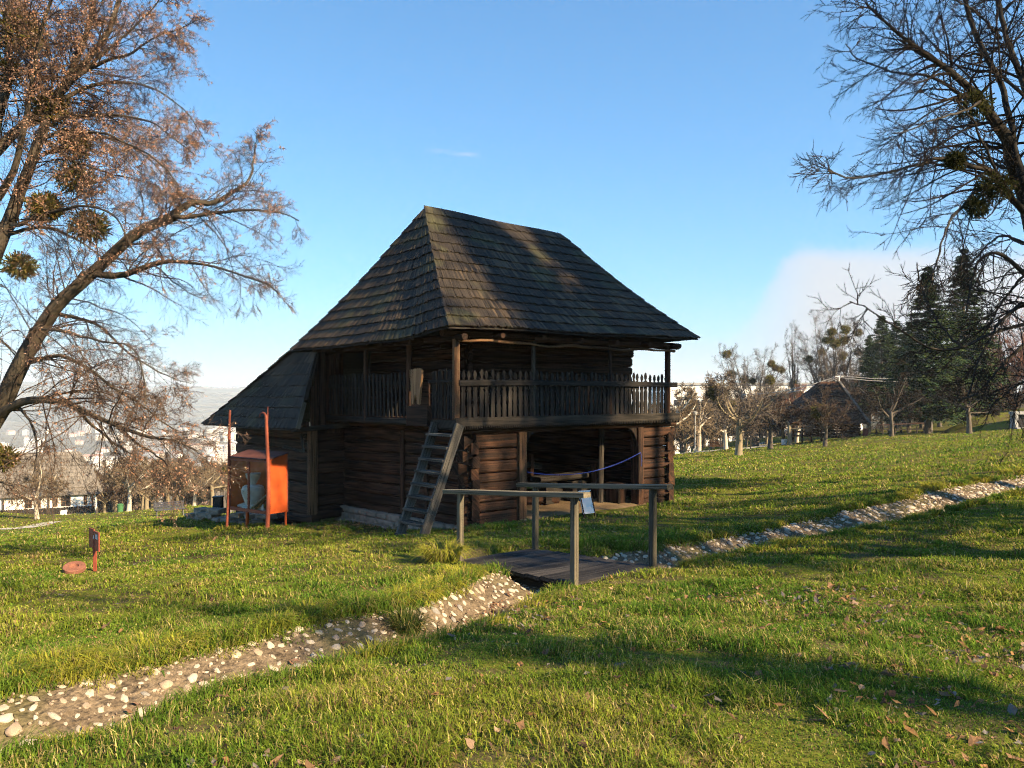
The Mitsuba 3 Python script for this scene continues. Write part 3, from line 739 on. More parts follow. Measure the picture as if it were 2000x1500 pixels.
def log_mesh(p0, p1, h, th, seed, wob=0.012, bev=0.28):
    """A hewn log between two points: height h (up), thickness th, uneven along its length. Returns (v, f, uv)."""
    p0, p1 = np.asarray(p0, float), np.asarray(p1, float)
    L, R = frame(p0, p1)
    n = max(3, int(L / 0.3) + 1)
    b = bev * min(h, th)
    prof = np.array([[-th / 2, -h / 2 + b], [-th / 2 + b, -h / 2], [th / 2 - b, -h / 2], [th / 2, -h / 2 + b], [th / 2, h / 2 - b], [th / 2 - b, h / 2], [-th / 2 + b, h / 2], [-th / 2, h / 2 - b]])
    t = np.linspace(0, L, n)
    P = np.zeros((n, 8, 3))
    P[..., 0] = t[:, None]
    nz = meshkit.fbm(np.stack([np.repeat(t[:, None] * 1.7, 8, 1), np.tile(np.arange(8) * 0.7, (n, 1)), np.full((n, 8), seed * 3.1)], -1), 3, seed) - 0.5
    sag = (meshkit.noise(np.stack([t * 0.8, t * 0, t * 0 + seed], -1), seed + 7) - 0.5) * wob * 2
    P[..., 1] = prof[:, 0] * (1 + nz * wob * 12)
    P[..., 2] = prof[:, 1] * (1 - 0.03 * (nz > 0)) + sag[:, None] + nz * wob
    v = P.reshape(-1, 3)
    i, j = np.meshgrid(np.arange(n - 1), np.arange(8), indexing="ij")
    o, j2 = i * 8, (j + 1) % 8
    q = np.stack([o + j, o + j2, o + 8 + j2, o + 8 + j], -1).reshape(-1, 4)
    f = np.vstack([q[:, [0, 2, 1]], q[:, [0, 3, 2]]])
    e = (n - 1) * 8
    f = np.vstack([f, [[0, k, k + 1] for k in range(1, 7)], [[e, e + k + 1, e + k] for k in range(1, 7)]])
    uv = piece_uv(np.repeat(t, 8) + seed, np.tile(np.cumsum(np.r_[0, np.linalg.norm(np.diff(prof, axis=0), axis=1)]) - 0.3, n), seed)
    return v @ R.T + (p0), f, uv


def blog(parent, name, p0, p1, h, th, mat, seed=None, **k):
    v, f, uv = log_mesh(p0, p1, h, th, seeds.randrange(140) if seed is None else seed, **k)
    return put(parent, name, (hw(v), f), mat, smooth=35 if False else False, uv=uv)


def bbox(parent, name, lo, hi, mat, axis=None, seed=None, **k):
    lo, hi = np.asarray(lo, float), np.asarray(hi, float)
    s = hi - lo
    v, f, uv = box((lo + hi) / 2, s, None, seed, int(np.argmax(s)) if axis is None else axis)
    return put(parent, name, (hw(v), f), mat, uv=uv, **k)


def flare(mb, p, d, h, th, L, up=(0, 0, 1)):
    """A notched log end: narrow where it leaves the wall, wide at its sawn end."""
    p, d = np.asarray(p, float), np.asarray(d, float)
    s = np.cross(up, d)
    v = []
    for t, kh, kt in ((0, 0.42, 0.7), (0.35 * L, 0.45, 0.8), (L, 0.94, 1.0)):
        for a, b in ((-1, -1), (1, -1), (1, 1), (-1, 1)):
            v.append(p + d * t + s * a * th * kt / 2 + np.array([0, 0, 1.0]) * b * h * kh / 2)
    f = []
    for k in (0, 4):
        f += [[k + j, k + (j + 1) % 4, k + 4 + (j + 1) % 4, k + 4 + j] for j in range(4)]
    f += [[8, 9, 10, 11], [3, 2, 1, 0]]
    sd = seeds.randrange(140)
    mb.add(hw(np.array(v)), np.array(f), piece_uv(np.repeat([0, 0.3 * L, L], 4), np.tile([0, th, th + h, h], 3), sd))


brd = random.Random(8)
# --- lower front wall
zs_l = [0.73, 0.40, 0.14, -0.13, -0.34, -0.57, -0.76, -0.98, -1.29]
zs_r = [0.73, 0.46, 0.22, -0.10, -0.36, -0.61, -0.88, -1.13, -1.36]
fw = barn + "__front_wall"
for k in range(8):
    for zs, u0, u1 in ((zs_l, 0.09, 1.245), (zs_r, 5.49, 6.66)):
        h = zs[k] - zs[k + 1]
        z = (zs[k] + zs[k + 1]) / 2
        mat = "mat_log"
        blog(fw, "log", (u0, 0.11, z), (u1, 0.11, z), h - 0.016, 0.2 + 0.012 * brd.random(), mat, wob=0.009, bev=0.16)
ends = MB()
for zs in (zs_l,):
    for k in range(8):
        h, z = zs[k] - zs[k + 1], (zs[k] + zs[k + 1]) / 2
        flare(ends, (0.0, 0.11, z), (-1, 0, 0), h, 0.2, 0.24 + 0.09 * brd.random() + (0.12 if k == 2 else 0))
        flare(ends, (-0.02, 0.06, z - 0.13), (0, -1, 0), 0.26, 0.2, 0.13 + 0.06 * brd.random())
ends.put(fw, "log_ends", "mat_log")
ends = MB()
for k in range(8):
    h, z = zs_r[k] - zs_r[k + 1], (zs_r[k] + zs_r[k + 1]) / 2
    flare(ends, (6.64, 0.11, z), (1, 0, 0), h, 0.2, 0.14 + 0.08 * brd.random())
    flare(ends, (6.54, 0.0, z - 0.12), (0, -1, 0), 0.24, 0.2, 0.08 + 0.05 * brd.random())
ends.put(fw, "log_ends", "mat_log")
blog(fw, "log", (-0.35, 0.10, 0.83), (6.9, 0.10, 0.83), 0.17, 0.23, "mat_log")
for lo, hi in (((1.245, -0.06, -1.26), (1.47, 0.20, 0.745)), ((5.30, -0.06, -1.33), (5.49, 0.20, 0.745))):
    bbox(barn, "door_post", lo, hi, "mat_post_warm" if lo[0] < 2 else "mat_log")
for s, u0 in ((1, 1.47), (-1, 5.30)):                                          # curved corner braces under the lintel
    a = np.linspace(0, math.pi / 2, 8)
    arc = [(0.42 - 0.42 * math.sin(t), 0.47 - 0.47 * math.cos(t)) for t in a]      # concave edge
    out2 = [(0, 0)] + [(0.40 - 0.40 * math.sin(t), 0.50 - 0.50 * math.cos(t)) for t in a]
    poly = np.array(out2)
    m = trimesh.creation.extrude_polygon(__import__("shapely").geometry.Polygon(poly).buffer(0), 0.12, engine="earcut")
    v = np.array(m.vertices)
    put(barn, "brace", (hw(np.stack([u0 + s * v[:, 0], 0.0 + v[:, 2], 0.742 - v[:, 1]], -1)), np.array(m.faces) if s < 0 else np.array(m.faces)[:, ::-1]), "mat_log",
        uv=piece_uv(v[:, 1], v[:, 0], 7))

# --- left wall and the other walls of the ground floor
lw = barn + "__left_wall"
zz = 1.0
k = 0
while zz > -1.25:
    h = brd.uniform(0.24, 0.30)
    blog(lw, "log", (0.11, 0.2, zz - h / 2), (0.11, 5.86, zz - h / 2 - 0.13 * min(1, (1.0 - zz) / 2.0 + 0.15)), h + 0.004, 0.19 + 0.03 * brd.random(), "mat_log", wob=0.014)
    zz -= h
bbox(lw, "chinking", (0.085, 0.1, -1.33), (0.135, 5.86, 0.99), "mat_log")
bbox(barn + "__right_wall", "chinking", (6.53, 0.25, -1.33), (6.57, 5.86, 0.84), "mat_log")
bbox(barn + "__back_wall", "chinking", (0.2, 5.78, -1.33), (6.5, 5.82, 0.30), "mat_log")
bbox(barn + "__lean_to_wall", "chinking", (-0.78, 5.9, -2.0), (-0.74, 11.4, 0.66), "mat_log")
bbox(barn + "__lean_to_wall", "chinking", (-0.74, 5.88, -1.6), (0.1, 5.92, 0.78), "mat_log")
bbox(barn + "__upper_front_wall", "chinking", (0.95, 1.28, 1.07), (6.42, 1.32, 2.95), "mat_log")
bbox(barn + "__upper_left_wall", "chinking", (0.88, 1.4, 1.07), (0.92, 5.85, 2.9), "mat_log")
bbox(lw, "door_jamb", (-0.035, 2.76, -1.28), (0.03, 2.90, 0.72), "mat_log")
bbox(lw, "door_jamb", (-0.035, 1.72, -1.28), (0.03, 1.85, 0.72), "mat_log")
blog(barn, "gallery_beam", (-0.52, -0.15, 0.97), (-0.52, 5.75, 0.97), 0.19, 0.2, "mat_log_grey")
for name, a, b, top in (("right_wall", (6.55, 0.25), (6.55, 5.86), 0.85), ("back_wall", (0.25, 5.8), (6.5, 5.8), 0.62)):
    zz = top
    while zz > -1.3:
        h = brd.uniform(0.25, 0.3)
        blog(barn + "__" + name, "log", (*a, zz - h / 2), (*b, zz - h / 2), h - 0.006, 0.18, "mat_log")
        zz -= h
bbox(barn, "gallery_floor", (-0.58, -0.18, 1.0), (6.62, 5.9, 1.075), "mat_log")
bbox(barn, "loft_board", (4.05, 5.60, 0.43), (5.2, 5.68, 0.74), "mat_rail", label="pale grey board high at the back of the cart bay")
scene["mat_earth"] = both({"type": "diffuse", "reflectance": mikit.proc(lambda p, n, uv: mix((0.17, 0.115, 0.065), (0.36, 0.255, 0.15), fbm(p.x * 3, p.y * 3, 0, 4)) * (0.85 + 0.3 * noise(p.x * 50, p.y * 50, 0)))})
# trodden earth floor, lapping out under the eaves
u_, v_ = np.meshgrid(np.linspace(1.25, 5.6, 60), np.linspace(-0.75, 5.75, 60), indexing="ij")
w_ = hw(np.stack([u_, v_, u_ * 0], -1))
gz_ = ground_z(w_[..., 0], w_[..., 1])
k_ = sstep(-0.55 - 0.2 * np.sin(u_ * 2.1), 0.1, v_)
z_ = (gz_ - 0.03) * (1 - k_) + np.maximum(gz_ + 0.02, -1.27) * k_ + 0.02 * (meshkit.fbm(np.stack([u_ * 3, v_ * 3, u_ * 0], -1), 3, 8) - 0.5)
i_, j_ = np.meshgrid(np.arange(59), np.arange(59), indexing="ij")
o_ = i_ * 60 + j_
put(barn, "earth_floor", (np.stack([w_[..., 0], w_[..., 1], z_], -1).reshape(-1, 3), np.stack([o_, o_ + 60, o_ + 61, o_ + 1], -1).reshape(-1, 4)), "mat_earth", smooth=True)

# --- stone foundation
fnd = barn + "__foundation"
cube3 = trimesh.creation.box().subdivide().subdivide()


def stone(parent, c, s, seed, mat="mat_stone"):
    v = np.array(cube3.vertices)
    r = np.linalg.norm(v, axis=1, keepdims=True)
    v = v * (0.72 + 0.28 * (0.5 / np.abs(v).max(1, keepdims=True)) * 1.0) * np.where(r > 0.7, 0.9, 1)
    v = v + (meshkit.fbm(v * 2.2 + seed * 3.3, 3, seed)[:, None] - 0.5) * 0.28 * np.sign(v) * np.abs(v)
    v = v * np.array(s) + np.array(c)
    put(parent, "stone", (hw(v), np.array(cube3.faces)), mat, smooth=50, uv=None)


k = 0
for v0, v1, rows in ((0.0, 5.75, 3),):
    for row in range(rows):
        v = v0
        while v < v1:
            L = brd.uniform(0.22, 0.5)
            zt = -1.275 - 0.022 * v - 0.005
            h = 0.17 if row < 2 else 0.22
            stone(fnd, (0.03 + brd.uniform(-.02, .02) - 0.03 * row, v + L / 2, zt - 0.085 - 0.16 * row), (0.3, L * 0.98, h * brd.uniform(0.92, 1.04)), k)
            v += L
            k += 1
for i, (u, L) in enumerate(((5.55, 0.3), (5.86, 0.32), (6.2, 0.26), (6.48, 0.3), (6.8, 0.24))):
    stone(fnd, (u + 0.1, 0.02, -1.45), (L, 0.34, 0.21), 60 + i)
    stone(fnd, (u + 0.02, -0.02, -1.62), (L, 0.3, 0.16), 70 + i)
for i in range(4):
    stone(fnd, (0.1 + 0.33 * i, 0.06, -1.40), (0.34, 0.3, 0.16), 80 + i)
for i in range(3):
    stone(fnd, (6.72, 0.45 + 0.4 * i, -1.46), (0.3, 0.38, 0.22), 90 + i)

# --- gallery
gal = barn + "__front_railing"
PROF = [(0, .054), (.30, .054), (.34, .040), (.38, .054), (.55, .054), (.585, .030), (.62, .054), (.79, .054), (.82, .022), (.85, .026), (.895, .047), (.94, .040), (.985, .012), (1.0, .004)]
PROF2 = [(0, .034), (.12, .04), (.2, .028), (.3, .042), (.42, .026), (.52, .042), (.64, .028), (.72, .042), (.80, .034), (.9, .036), (.97, .032), (1.0, .014)]


def picket(parent, p, d, nrm, z0, h, prof, lean=0.0, mat="mat_picket"):
    p, d, nrm = (np.asarray(q, float) for q in (p, d, nrm))
    v = []
    for t, w in prof:
        for a, b in ((-1, -1), (1, -1), (1, 1), (-1, 1)):
            v.append(p + d * (a * w + lean * t * h) + nrm * b * 0.012 + np.array([0, 0, z0 + t * h]))
    n = len(prof)
    f = [[k * 4 + j, k * 4 + (j + 1) % 4, k * 4 + 4 + (j + 1) % 4, k * 4 + 4 + j] for k in range(n - 1) for j in range(4)]
    f += [[3, 2, 1, 0], [4 * n - 4, 4 * n - 3, 4 * n - 2, 4 * n - 1]]
    s = brd.randrange(140)
    put(parent, "picket", (hw(np.array(v)), np.array([[a, c, b] for q in f for a, b, c in ((q[0], q[1], q[2]), (q[0], q[2], q[3]))])[:, ::-1]), mat,
        uv=piece_uv(np.repeat([t * h for t, _ in prof], 4), np.tile([0, .1, .1, 0], n), s))


u = -0.44
while u < 6.24:
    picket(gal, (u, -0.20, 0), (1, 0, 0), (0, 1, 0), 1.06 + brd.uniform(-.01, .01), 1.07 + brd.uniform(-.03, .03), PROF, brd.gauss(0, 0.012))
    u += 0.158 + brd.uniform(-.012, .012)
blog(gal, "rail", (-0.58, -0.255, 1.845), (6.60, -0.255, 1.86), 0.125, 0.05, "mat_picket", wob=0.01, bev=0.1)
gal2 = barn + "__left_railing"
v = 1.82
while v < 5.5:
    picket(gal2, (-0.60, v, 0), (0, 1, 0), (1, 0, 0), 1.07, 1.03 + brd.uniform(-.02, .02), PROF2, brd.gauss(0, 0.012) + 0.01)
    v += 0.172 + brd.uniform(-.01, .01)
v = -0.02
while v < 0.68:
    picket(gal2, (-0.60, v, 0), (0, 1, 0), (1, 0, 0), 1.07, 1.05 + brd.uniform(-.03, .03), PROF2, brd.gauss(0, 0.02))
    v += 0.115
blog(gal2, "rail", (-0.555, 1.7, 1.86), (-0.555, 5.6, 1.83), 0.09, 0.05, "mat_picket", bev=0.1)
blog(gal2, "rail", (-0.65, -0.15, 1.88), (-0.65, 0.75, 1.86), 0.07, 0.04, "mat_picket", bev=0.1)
# fascia board with saw teeth
mb = MB()
mb.box(((6.70 - 0.66) / 2, -0.245, 1.02), (7.36, 0.05, 0.17), seed=11)
t = -0.64
while t < 6.66:
    w, h = 0.064, 0.085 * brd.uniform(0.85, 1.1)
    v = np.array([[t, -0.268, .937], [t + w * .92, -0.268, .937], [t + w / 2, -0.268, .937 - h], [t, -0.224, .937], [t + w * .92, -0.224, .937], [t + w / 2, -0.224, .937 - h]])
    mb.add(v, np.array([[0, 2, 1], [3, 4, 5], [0, 3, 5], [0, 5, 2], [1, 2, 5], [1, 5, 4]]), piece_uv(v[:, 0], v[:, 2], 11))
    t += w
mb.v = [hw(q) for q in mb.v]
mb.put(barn, "fascia", "mat_log_grey", label="dark fascia board with a saw-tooth lower edge")
mb = MB()
t = -0.28
while t < 0.62:
    v = np.array([[-0.655, t, .90], [-0.655, t + .058, .90], [-0.655, t + .03, .83], [-0.615, t, .90], [-0.615, t + .058, .90], [-0.615, t + .03, .83]])
    mb.add(v, np.array([[0, 1, 2], [3, 5, 4], [0, 5, 3], [0, 2, 5], [1, 5, 2], [1, 4, 5]]), piece_uv(v[:, 1], v[:, 2], 12))
    t += 0.063
mb.box((-0.635, 0.17, 0.975), (0.042, 0.9, 0.15), seed=12)
mb.v = [hw(q) for q in mb.v]
mb.put(barn, "fascia", "mat_log_grey")
for u, w, mat in ((-0.60, 0.14, "mat_post_warm"), (1.55, 0.085, "mat_log_grey"), (4.08, 0.085, "mat_log"), (6.30, 0.13, "mat_log")):
    v, f, uv = log_mesh((u, -0.19, 1.075), (u, -0.19, 2.80), w, w, brd.randrange(140), wob=0.008, bev=0.22)
    put(barn, "gallery_post", (hw(v), f), mat, uv=uv)
for v0, w in ((1.66, 0.12), (3.6, 0.10)):
    v, f, uv = log_mesh((-0.58, v0, 0.9), (-0.58, v0, 2.76), w, w, brd.randrange(140), wob=0.008)
    put(barn, "gallery_post", (hw(v), f), "mat_log", uv=uv)
blog(barn, "wall_plate", (-0.95, -0.17, 2.88), (6.75, -0.17, 2.88), 0.17, 0.17, "mat_log")
blog(barn, "wall_plate", (-0.60, -0.5, 2.80), (-0.60, 6.3, 2.74), 0.15, 0.15, "mat_log")
for v0 in (1.0, 2.2, 3.4, 4.6, 5.6):
    blog(barn, "rafter_end", (-1.0, v0, 2.76), (0.6, v0, 2.80), 0.12, 0.12, "mat_log")
for u0 in (0.4, 1.6, 2.8, 4.0, 5.2, 6.4):
    blog(barn, "rafter_end", (u0, -0.52, 2.86), (u0, 1.3, 2.95), 0.12, 0.12, "mat_log")
uu = np.linspace(-0.62, 6.45, 26)
wv = 0.02 * np.sin(uu * 2.6) + 0.018 * np.sin(uu * 5.1 + 1)
pl = np.stack([uu, -0.30 + wv * 0.5, 2.745 + wv - 0.03 * np.sin((uu + 0.6) / 7 * math.pi)], -1)
v, f, uv = tube(hw(pl), 0.034 + 0.006 * np.sin(uu * 3), 7, 21)
put(barn, "drying_pole", (v, f), "mat_post_warm", smooth=True, uv=uv, label="wavy peeled pole hung under the front eave")
bbox(barn, "gate_block", (-0.70, 0.74, 0.90), (-0.54, 1.56, 1.33), "mat_log")
bbox(barn, "gate_block", (-0.63, 0.80, 1.33), (-0.58, 1.50, 1.86), "mat_log")
# upper room
for name, a, b in (("upper_front_wall", (0.9, 1.3), (6.45, 1.3)), ("upper_left_wall", (0.9, 1.42), (0.9, 5.8)), ("upper_right_wall", (6.36, 1.42), (6.36, 5.8)), ("upper_back_wall", (0.9, 5.85), (6.45, 5.85))):
    zz = 1.075
    while zz < 2.95:
        h = brd.uniform(0.24, 0.3)
        e = 0.12 * brd.random() if name == "upper_front_wall" else 0
        blog(barn + "__" + name, "log", (*a, zz + h / 2), (b[0] + e, b[1], zz + h / 2), h - 0.008, 0.18, "mat_log")
        zz += h
# --- lean-to at the back
lt = barn + "__lean_to_wall"
zz = 0.66
while zz > -2.0:
    h = brd.uniform(0.26, 0.32)
    blog(lt, "log", (-0.76, 5.86, zz - h / 2), (-0.76, 11.4, zz - h / 2), h - 0.008, 0.16, "mat_log")
    if zz > -1.5:
        blog(lt, "log", (-0.78, 5.9, zz - h / 2), (0.05, 5.9, zz - h / 2 + 0.01), h - 0.008, 0.16, "mat_log")
    zz -= h
blog(barn, "sill_beam", (-0.9, 5.78, -1.62), (0.02, 5.74, -1.56), 0.24, 0.2, "mat_log")
blog(barn, "sill_beam", (-0.92, 5.65, -1.68), (-0.92, 9.0, -1.9), 0.24, 0.2, "mat_log")
v, f, uv = log_mesh((-0.98, 5.68, -1.55), (-0.98, 5.68, 0.70), 0.25, 0.2, 33, bev=0.2)
put(barn, "lean_to_post", (hw(v), f), "mat_post_warm", uv=uv, label="broad brown post at the lean-to corner, lit near its top")
v, f, uv = log_mesh((-0.72, 5.64, 0.72), (-0.72, 5.64, 2.72), 0.17, 0.17, 34)
put(barn, "lean_to_post", (hw(v), f), "mat_log", uv=uv)
for k in range(8):
    bbox(lt, "plank", (-0.98 + 0.12 * k, 5.80, 0.55), (-0.87 + 0.12 * k, 5.83, 2.7 - 0.9 * (k == 0)), "mat_log")
blog(barn, "wall_plate", (-1.75, 5.25, 0.70), (0.1, 5.62, 0.78), 0.13, 0.12, "mat_log_grey")
blog(barn, "wall_plate", (-1.35, 5.2, 0.83), (-1.35, 11.5, 0.80), 0.13, 0.12, "mat_log")

# --- roof
roof = barn + "__roof"


def patch(bottom, top, rows, width, parent, sag=0.12, t0=0.0, t1=1.0, seed=0, jit=0.024, skip=None, ext=0.005):
    """Courses of riven shingles on the ruled surface between two curves, each course one part."""
    g = np.random.default_rng(seed)

    def S(s, t):
        s, t = np.broadcast_arrays(np.asarray(s, float), np.asarray(t, float))
        q = bottom(s) * (1 - t[..., None]) + top(s) * t[..., None]
        q[..., 2] -= sag * np.sin(np.pi * np.clip(t, 0, 1)) ** 1.0
        return q
    dt = (t1 - t0) / rows
    for r in range(rows):
        a = t0 + dt * r
        row = S(np.linspace(0, 1, 40), a)
        L = np.linalg.norm(np.diff(row, axis=0), axis=1).sum()
        n = max(2, int(L / width))
        e = np.linspace(-ext, 1 + ext, n + 1) + np.r_[0, g.uniform(-0.25, 0.25, n - 1) / n, 0]
        s0, s1 = e[:-1] + 0.03 / n, e[1:] - 0.03 / n
        wav = 0.005 * np.sin(np.linspace(0, 9, n) + r * 1.7)
        j = g.uniform(-jit, jit, n) / 4.5 + wav / 6
        sk = g.normal(0, 0.05, n) / n
        b = a + dt * 1.22 if r < rows - 1 else a + dt * 1.0
        P = [S(s0, a + j), S(s1, a + j + g.normal(0, .0007, n)), S(s1 + sk, np.full(n, b)), S(s0 + sk, np.full(n, b))]
        nr = np.cross(P[1] - P[0], P[3] - P[0])
        nr /= np.linalg.norm(nr, axis=1, keepdims=True) + 1e-9
        lift = g.uniform(0.038, 0.058, (n, 1))
        V = np.stack([P[0] + nr * lift, P[1] + nr * (lift + g.uniform(-.006, .006, (n, 1))), P[2] + nr * 0.012, P[3] + nr * 0.012,
                      P[0] + nr * (lift - 0.026), P[1] + nr * (lift - 0.026), P[2] - nr * 0.01, P[3] - nr * 0.01], 1)
        base = np.arange(n)[:, None] * 8
        quads = np.array([[0, 1, 2, 3], [4, 5, 1, 0], [4, 0, 3, 7], [1, 5, 6, 2], [5, 4, 7, 6]])
        F_ = (base[:, None] + quads[None]).reshape(-1, 4)
        H = np.linalg.norm(P[3] - P[0], axis=1)
        W = np.linalg.norm(P[1] - P[0], axis=1)
        sd = g.integers(0, 150, n) * 10.0 + 5
        z0 = np.zeros(n)
        al = np.stack([z0, z0, H, H, z0, z0, H, H], 1) + g.uniform(0, 5, (n, 1))
        ac = np.stack([z0, W, W, z0, z0, W, W, z0], 1) + sd[:, None]
        put(parent, "shingle_course", (hw(V.reshape(-1, 3)), F_), "mat_shingle", uv=np.stack([al.ravel(), ac.ravel()], -1))
    return S


def sheath(S, parent, t0=0.0, t1=1.0, drop=0.035):
    s, t = np.meshgrid(np.linspace(0, 1, 24), np.linspace(t0, t1, 10), indexing="ij")
    q = S(s, t)
    q[..., 2] -= drop
    i, j = np.meshgrid(np.arange(23), np.arange(9), indexing="ij")
    o = i * 10 + j
    put(parent, "sheathing", (hw(q.reshape(-1, 3)), np.stack([o, o + 10, o + 11, o + 1], -1).reshape(-1, 4)), "mat_sheath", uv=np.stack([s.ravel() * 7, t.ravel() * 30 + 5], -1))


scene["mat_sheath"] = (wood((0.02, 0.017, 0.014), (0.06, 0.05, 0.04)))


def curve(f):
    return lambda s: np.stack(np.broadcast_arrays(*f(np.asarray(s, float))), -1)


UR0, UR1, VR = 0.755, 5.54, 3.0
ridge_z = lambda s: 6.25 - 0.09 * s + 0.012 * np.sin(s * 9)
front_b = curve(lambda s: (-1.1 + 8.13 * s, -0.65 + 0 * s, 2.955 + 0.05 * sstep(0, .3, s) + 0.09 * s**4 + 0.016 * np.sin(s * 11)))
front_t = curve(lambda s: (UR0 + (UR1 - UR0) * s, VR + 0 * s, ridge_z(s)))
S1 = patch(front_b, front_t, 13, 0.062, roof, 0.13, 0, 1.03, 1)
left_b = curve(lambda s: (-1.1 + 0 * s, 6.75 - 7.4 * s, 2.79 + 0.165 * sstep(0.72, 1.0, s) + 0.012 * np.sin(s * 13)))
left_t = curve(lambda s: (UR0 + 0 * s, VR + 0.02 - 0.04 * s, 6.26 + 0 * s))
S2 = patch(left_b, left_t, 13, 0.062, roof, 0.13, 0, 1.0, 2)
right_b = curve(lambda s: (7.03 + 0 * s, -0.65 + 7.4 * s, 3.1 - 0.2 * s))
right_t = curve(lambda s: (UR1 + 0 * s, VR - 0.02 + 0.04 * s, 6.16 + 0 * s))
S3 = patch(right_b, right_t, 13, 0.2, roof, 0.13, 0, 1.0, 3)
back_b = curve(lambda s: (7.03 - 8.13 * s, 6.75 + 0 * s, 2.79 + 0 * s))
back_t = curve(lambda s: (UR1 + (UR0 - UR1) * s, VR + 0 * s, 6.25 - 0.09 * (1 - s)))
S4 = patch(back_b, back_t, 13, 0.25, roof, 0.13, 0, 1.0, 4)
low_b = curve(lambda s: (7.4 - 9.2 * s, 11.66 + 0 * s, 0.67 + 0 * s))
S5 = patch(low_b, back_b, 9, 0.3, roof, 0.05, 0, 1.0, 5)
lean = barn + "__lean_to_roof"
lean_b = curve(lambda s: (-1.8 + 0.03 * s, 11.66 - 6.76 * s, 0.66 + 0.05 * s + 0.012 * np.sin(s * 8)))
lean_t = curve(lambda s: (-1.04 + 0.10 * s, 6.85 - 1.35 * s, 2.74 - 0.03 * s))
S6 = patch(lean_b, lean_t, 7, 0.062, lean, 0.04, 0, 1.0, 6)
for S, p in ((S1, roof), (S2, roof), (S3, roof), (S4, roof), (S5, roof), (S6, lean)):
    sheath(S, p)
e0, e1 = lean_b(np.array(1.0)), lean_t(np.array(1.0))
for a, b in ((0.0, 0.33), (0.36, 0.62), (0.64, 0.97)):
    pa, pb = e0 * (1 - a) + e1 * a, e0 * (1 - b) + e1 * b
    v, f, uv = bar(pa + [0, -0.03, 0.02], pb + [0, -0.03, 0.02], 0.03, 0.11, None, (-0.9, 0, 0.5))
    put(lean, "verge_board", (hw(v), f), "mat_rail" if a < 0.3 else "mat_log_grey", uv=uv)

# ------------------------------------------------------------------ things on and in the barn
bd = thing("wooden_board", "pale tan board with a forked lower end fixed beside the gallery gate", "board")
prof = [(0.0, 0.0), (0.02, 0.10), (0.10, 0.0), (0.13, -0.02), (0.16, 0.0), (0.17, 0.22), (0.24, 0.62), (0.25, 0.74), (0.21, 0.80), (-0.08, 0.77), (-0.085, 0.70), (-0.03, 0.16), (-0.04, 0.0)]
prof = [(-0.03, 0.0), (0.02, 0.02), (0.06, 0.21), (0.10, 0.22), (0.13, 0.02), (0.18, 0.0), (0.21, 0.24), (0.255, 0.60), (0.255, 0.76), (0.21, 0.80), (-0.09, 0.78), (-0.095, 0.70), (-0.05, 0.25)]
m = trimesh.creation.extrude_polygon(__import__("shapely").geometry.Polygon(prof), 0.05, engine="earcut")
v = np.array(m.vertices)
v = np.stack([-0.76 + v[:, 2], 1.22 - v[:, 0] * 1.35, 1.37 + v[:, 1]], -1)
scene[bd] = mikit.ply((hw(v), np.array(m.faces)), "mat_tan_wood", uv=piece_uv(v[:, 2], v[:, 1], 40))

ld = thing("wooden_ladder", "grey plank ladder stair with nine treads leaning on the left gallery", "ladder")
A0, A1 = np.array([-1.56, 0.0, -1.42]), np.array([-0.66, 0.0, 0.98])
for vv, dz in ((-0.34, 0), (0.53, -0.06)):
    p0, p1 = A0 + [0, vv + 0.02, dz], A1 + [0, vv - 0.06, 0]
    v, f, uv = log_mesh(p0 - (p1 - p0) * 0.03, p1, 0.2, 0.075, 50 + int(vv * 10), wob=0.006, bev=0.1)
    put(ld, "stringer", (hw(v), f), "mat_ladder", uv=uv)
for k in range(9):
    t = 0.05 + k * 0.107
    c = A0 + (A1 - A0) * t
    n = 9
    s = np.linspace(-0.36, 0.55, n)
    wd = 0.25 * (0.86 + 0.14 * np.sin(np.linspace(0.3, 2.8, n)))
    V = []
    for a, w in zip(s, wd):
        V += [[c[0] - w * 0.55, a, c[2] + 0.02], [c[0] + w * 0.45, a, c[2] + 0.02], [c[0] + w * 0.45, a, c[2] - 0.028], [c[0] - w * 0.55, a, c[2] - 0.028]]
    F_ = [[i * 4 + j, i * 4 + 4 + j, i * 4 + 4 + (j + 1) % 4, i * 4 + (j + 1) % 4] for i in range(n - 1) for j in range(4)] + [[0, 1, 2, 3], [4 * n - 1, 4 * n - 2, 4 * n - 3, 4 * n - 4]]
    put(ld, "tread", (hw(np.array(V)), np.array(F_)), "mat_ladder", uv=piece_uv(np.repeat(s, 4), np.tile([0, .2, .22, .03], n), brd.randrange(140)))

rp = thing("blue_rope", "thin blue rope sagging across the open cart bay", "rope")
t = np.linspace(0, 1, 30)
rope = np.stack([1.46 + (5.34 - 1.46) * t, -0.09 + 0 * t, -0.16 * (1 - t) + 0.10 * t - 0.42 * 4 * t * (1 - t) * 0.62], -1)
rope = np.vstack([rope, [[5.36, -0.09, 0.0], [5.39, -0.085, -0.12], [5.37, -0.085, -0.26]]])
v, f, uv = tube(hw(rope), 0.0095, 5)
scene["mat_rope"] = plain((0.05, 0.09, 0.42))
scene[rp] = mikit.ply((v, f), "mat_rope", smooth=True)

